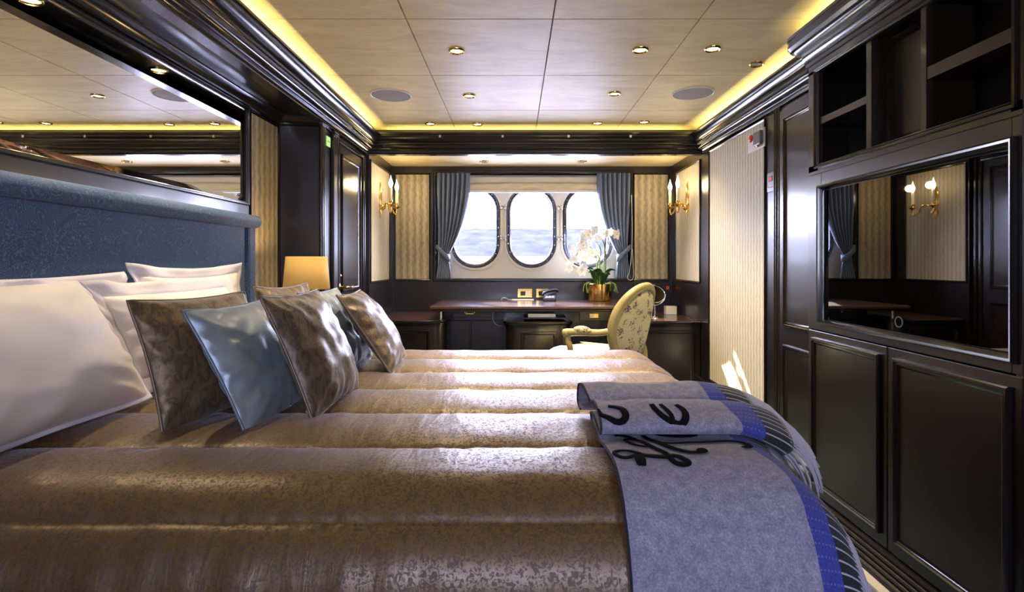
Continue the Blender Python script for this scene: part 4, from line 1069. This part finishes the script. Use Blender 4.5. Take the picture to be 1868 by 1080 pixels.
prf = [(1.0, -.018), (1.02, -.006), (1.0, .012), (.965, .018), (.92, .015), (.87, .018), (.84, .012), (.82, .0), (.85, -.018)]
mb = MB(); NB = 64
mb.grid(lambda u, v: ell(2*PI*u, EA*prf[int(round(v*9)) % 9][0], EB*prf[int(round(v*9)) % 9][0], prf[int(round(v*9)) % 9][1]), NB, 9, True, True)
mb.build('back_frame', M['chairpaint'], ac, smooth=50)
def pad(u, v, side):
    a = 2*PI*u; r_ = v; x = EA*.83*r_*math.cos(a); y = EB*.83*r_*math.sin(a)
    k = math.sqrt(max(0, 1-r_**3))
    crease = .034*(1-(x-.06)/.15) if x > .06 else .034*max(0, 1-(.06-x)/.022)*.35+.034*.65*max(0, 1-(.06-x)/.25)
    h_ = (.010*k+max(0, crease)*k) if side > 0 else -.035*k
    return bc+bu*x+bv*y+bn*(h_+.004*side-.06*(x/.235)**2)
MB().grid(lambda u, v: pad(u, .001+.999*v, 1), 64, 14, True).build('back_panel', M['sprig'], ac, smooth=60)
MB().grid(lambda u, v: pad(u, .001+.999*v, -1), 48, 8, True).build('back_cushion', M['sprig'], ac, smooth=60)
for sx in (-1, 1):      # back posts that join oval and seat
    MB().tube(crom([(sx*.17, -.215, SH-.04), (sx*.175, -.225, SH+.04), tuple(ell(-PI/2+sx*.85, EA*.96, EB*.96, 0))], 5), [.027]*5+[.024]*6, 10).build('back_post', M['chairpaint'], ac, smooth=60)
    p0 = ell(PI/2-sx*(PI/2+.18), EA*.97, EB*.97, -.01)
    arm = crom([p0, p0+Vector((sx*.012, .07, -.012)), Vector((sx*.268, -.05, .655)), Vector((sx*.272, .02, .65)), Vector((sx*.272, .065, .646))], 6)
    am = MB().tube(arm, [.020]*7+[.021]*6+[.022]*6+[.024]*5+[.026], 12).build('arm', M['chairpaint'], ac, smooth=60)
    MB().lathe((sx*.272, .07, .644), [(.001, -.028), (.02, -.026), (.03, -.012), (.031, .006), (.024, .02), (.001, .026)], 14, cap=False).build('scroll', M['chairpaint'], am, smooth=60)
    ap_ = MB().grid(lambda u, v: (sx*.268+.030*math.cos(2*PI*u)*math.sin(PI*v)**.6, -.12+.14*v+.006, .670+.026*math.sin(2*PI*u)*math.sin(PI*v)**.6), 16, 10, True).build('arm_pad', M['sprig'], am, smooth=180)
    MB().tube(crom([(sx*.27, .065, .635), (sx*.272, .06, .59), (sx*.262, .05, .54), (sx*.235, .09, .47), (sx*.225, .15, SH-.03)], 5), [.018]*6+[.020]*6+[.024]*9, 10).build('arm_support', M['chairpaint'], ac, smooth=60)
ac.location = (.56, 3.62, 0); ac.rotation_euler = (0, 0, math.radians(48))

# ================================================================== CURTAINS AND BLIND
def curtain(label, sgn, xo, seed):
    """sgn +1: hangs at left and is tied back to the left"""
    t = thing('curtain', label, 'curtain', (xo, 4.945, OZ0), 'window curtains')
    zt, zk, zb = OZ1-.004, U(.055), OZ0+.004
    NF = 7
    def edge(v):           # v 0 top .. 1 bottom -> (outer, inner) distance from xo
        z = zt+(zb-zt)*v
        kv = (zt-zk)/(zt-zb)
        if v < kv:
            w = v/kv; inner = .30-.195*(w**2.3); outer = 0+.03*w*w
        else:
            w = (v-kv)/(1-kv); inner = .105+.03*math.sin(w*PI/2); outer = .03-.035*w
        return z, outer, inner
    def fn(u, v):
        z, a, b_ = edge(v)
        ph = 2*PI*NF*u+seed
        amp = .022*(1-.45*math.exp(-((z-zk)/.12)**2))
        x = a+(b_-a)*u+.006*math.sin(ph*1.0+1.2)*(b_-a)/.3
        y = 4.95+amp*math.sin(ph+.5*math.sin(v*5+seed))+.006*noise.noise(Vector((u*9, v*6, seed)))
        return (xo+sgn*x, y, z)
    MB().grid(fn, 110, 50).build('drape', M['curtain'], t, smooth=180, solid=.003)
    tb_ = [(xo+sgn*x, y, z) for x, y, z in ((-.004, 4.965, zk+.085), (.02, 4.915, zk+.07), (.06, 4.905, zk+.03), (.105, 4.91, zk-.012), (.125, 4.945, zk-.02), (.10, 4.985, zk-.005), (.04, 4.99, zk+.04), (-.004, 4.975, zk+.085))]
    c = crom(tb_, 6); n = len(c)
    MB().grid(lambda u, v: c[int(round(u*(n-1)))]+Vector((0, 0, (v-.5)*(.034+.03*math.sin(PI*u)))), n-1, 2).build('tieback', M['curtain'], t, smooth=180, solid=.004)
    return t
curtain('slate blue curtain tied back at the left of the window', 1, -.715, .3)
rc = curtain('slate blue curtain tied back at the right, behind the orchid', -1, 1.04, 1.7)
bt = thing('roman_blind', 'cream roman blind gathered up at the top of the window', 'blind', (.16, 5.03, U(.64)))
def bl(u, v):
    x = -.50+1.33*u; sag = .012*math.sin(PI*u)+.006*noise.noise(Vector((x*5, 1, 0)))
    pr = [(5.035, .80), (5.02, .775), (5.03, .752), (5.015, .728), (5.012, .715)]
    y, z = pr[int(round(v*4))]; return (x, y+.006*noise.noise(Vector((x*6, v*4, 0))), U(z)+sag*(v)-.008)
MB().grid(bl, 60, 4).build('heading', M['blind_pale'], bt, smooth=180, solid=.004)
def bl3(u, v):
    x = -.50+1.33*u; pr = [(5.012, .718), (4.997, .700), (4.995, .675), (5.005, .655), (5.012, .652), (5.02, .66)]
    y, z = pr[int(round(v*5))]; return (x, y+.010*noise.noise(Vector((x*3, v*2, 3))), U(z)+.012*math.sin(PI*u)*(1-v)+.004*noise.noise(Vector((x*4, v, 6))))
MB().grid(bl3, 60, 5).build('fold', M['blind'], bt, smooth=180, solid=.004)
MB().box(-.50, .83, 5.0, 5.03, U(.634), U(.655)).build('bottom_bar', M['white'], bt, bevel=.004)
cd = [(1.058-.02, 4.90, U(.60)), (1.045, 4.90, U(.3)), (1.038, 4.895, U(.07)), (1.02, 4.895, U(-.08)), (1.0, 4.895, U(-.14)), (1.03, 4.895, U(-.163)), (1.055, 4.895, U(-.13)), (1.052, 4.895, U(.0)), (1.045, 4.90, U(.12))]
tag(MB().tube(crom(cd, 6), .0032, 6).build('blind_cord', M['cord'], None, smooth=60), 'pale looped blind cord hanging in front of right curtain', 'cord')

# ================================================================== WALL SCONCES
def sconce(X, sg, label):
    Y = 4.50; zc = U(.45)
    t = thing('wall_sconce', label, 'wall lamp', (X, Y, zc), 'brass candle sconces')
    out = [(0, .17), (.012, .150), (.02, .12), (.032, .10), (.036, .05), (.034, -.01), (.026, -.05), (.03, -.07), (.016, -.095), (.008, -.115), (0, -.13)]
    pts = [(b_, a) for a, b_ in [(z, w) for w, z in out]]
    def bp(u, v):
        k = v*(len(out)-1); i = min(int(k), len(out)-2); w = out[i][0]+(out[i+1][0]-out[i][0])*(k-i); z = out[i][1]+(out[i+1][1]-out[i][1])*(k-i)
        s = (u-.5)*2; return (X+sg*(.004+.014*(1-s*s)*min(1, w/.02)), Y+s*w, U(.49)+z)
    MB().grid(bp, 8, 30).build('backplate', M['brass'], t, smooth=60, solid=.003)
    MB().lathe((X+sg*.018, Y, zc), [(.026*a, b_*sg) for a, b_ in ((.3, -.004), (1, .0), (1, .012), (.6, .022), (.5, .03), (.1, .034))], 16, 'x').build('boss', M['brass'], t, smooth=50)
    cx = X+sg*.118
    for dy in (-.11, .11):
        a = crom([(X+sg*.04, Y, zc), (X+sg*.06, Y+dy*.25, zc+.03), (X+sg*.085, Y+dy*.5, zc+.02), (X+sg*.098, Y+dy*.62, zc-.03), (X+sg*.112, Y+dy*.82, zc-.05), (cx, Y+dy, zc-.03), (cx, Y+dy, zc+.0)], 6)
        ar = MB().tube(a, .0075, 8).build('arm', M['brass'], t, smooth=60)
        MB().lathe((cx, Y+dy, zc), [(.006, -.01), (.014, .0), (.030, .010), (.032, .014), (.012, .016), (.010, .022), (.017, .030), (.017, .042), (.014, .044)], 16).build('cup', M['brass'], ar, smooth=50)
        MB().lathe((cx, Y+dy, zc+.035), [(.0125, 0), (.0125, .108), (.008, .112)], 14).build('candle_tube', M['candle'], ar, smooth=40)
        MB().lathe((cx, Y+dy, zc+.146), [(.006, 0), (.013, .012), (.0175, .03), (.016, .045), (.010, .062), (.005, .078), (.0025, .09), (.0008, .098)], 14).build('flame_bulb', M['bulb'], ar, smooth=60)
        l_ = bpy.data.lights.new('candle_lamp', 'POINT'); l_.energy = .5; l_.color = (1, .75, .42); l_.shadow_soft_size = .03
        o = bpy.data.objects.new('candle_lamp', l_); COL.objects.link(o); o.parent = t; o.location = (cx-X+sg*.028, dy, .18)
sconce(XA, 1, 'brass two candle sconce on the left alcove wall')
sconce(XR, -1, 'brass two candle sconce on the right alcove wall')

# ================================================================== SMALL WALL FITTINGS
al = thing('alarm_box', 'grey alarm box with red beacon high on the pale wallpaper', 'alarm', (XR, 3.21, U(.66)))
MB().box(XR-.012, XR-.004, 3.10, 3.32, U(.655), U(.765)).build('back_plate', M['white'], al, bevel=.002)
MB().box(XR-.034, XR-.012, 3.11, 3.20, U(.672), U(.752)).build('box', M['greybox'], al, bevel=.006)
MB().lathe((XR-.012, 3.27, U(.735)), [(.022, 0), (.022, -.006), (.015, -.012), (.002, -.014)], 16, 'x').build('red_beacon', M['red'], al, smooth=50)
MB().lathe((XR-.024, 3.155, U(.672)), [(.010, 0), (.010, -.006), (.006, -.010)], 16).build('sounder', M['silver_trim'], al, smooth=50)
tm = thing('thermostat', 'small grey thermostat panel with red display on dark frame', 'thermostat', (XR, 3.03, U(.39)))
MB().box(XR-.008, XR, 2.992, 3.075, U(.390), U(.495)).build('plate', M['greypanel'], tm, bevel=.002)
ds = MB().box(XR-.010, XR-.008, 3.012, 3.055, U(.445), U(.475)).build('display', M['black'], tm)
for k in range(3): MB().box(XR-.011, XR-.010, 3.018+k*.012, 3.026+k*.012, U(.450), U(.470)).build('digit', M['redlit'], ds)
for k in range(4): MB().box(XR-.011, XR-.008, 3.008+k*.0155, 3.016+k*.0155, U(.412), U(.420)).build('button', M['white'], tm)
sg_ = thing('exit_sign', 'small pale green sign with two dark marks beside the left door', 'sign', (XD, 3.38, U(.70)))
MB().box(XD+.001, XD+.005, 3.36, 3.425, U(.715), U(.775)).build('plate', M['sign'], sg_)
for yy in (3.38, 3.403):
    MB().add([(XD+.0056, yy-.008, U(.745)), (XD+.0056, yy, U(.754)), (XD+.0056, yy, U(.748)), (XD+.0056, yy+.008, U(.748)), (XD+.0056, yy+.008, U(.742)), (XD+.0056, yy, U(.742)), (XD+.0056, yy, U(.736))], [(0, 1, 2, 3, 4, 5, 6)]).build('mark', M['signdark'], sg_)
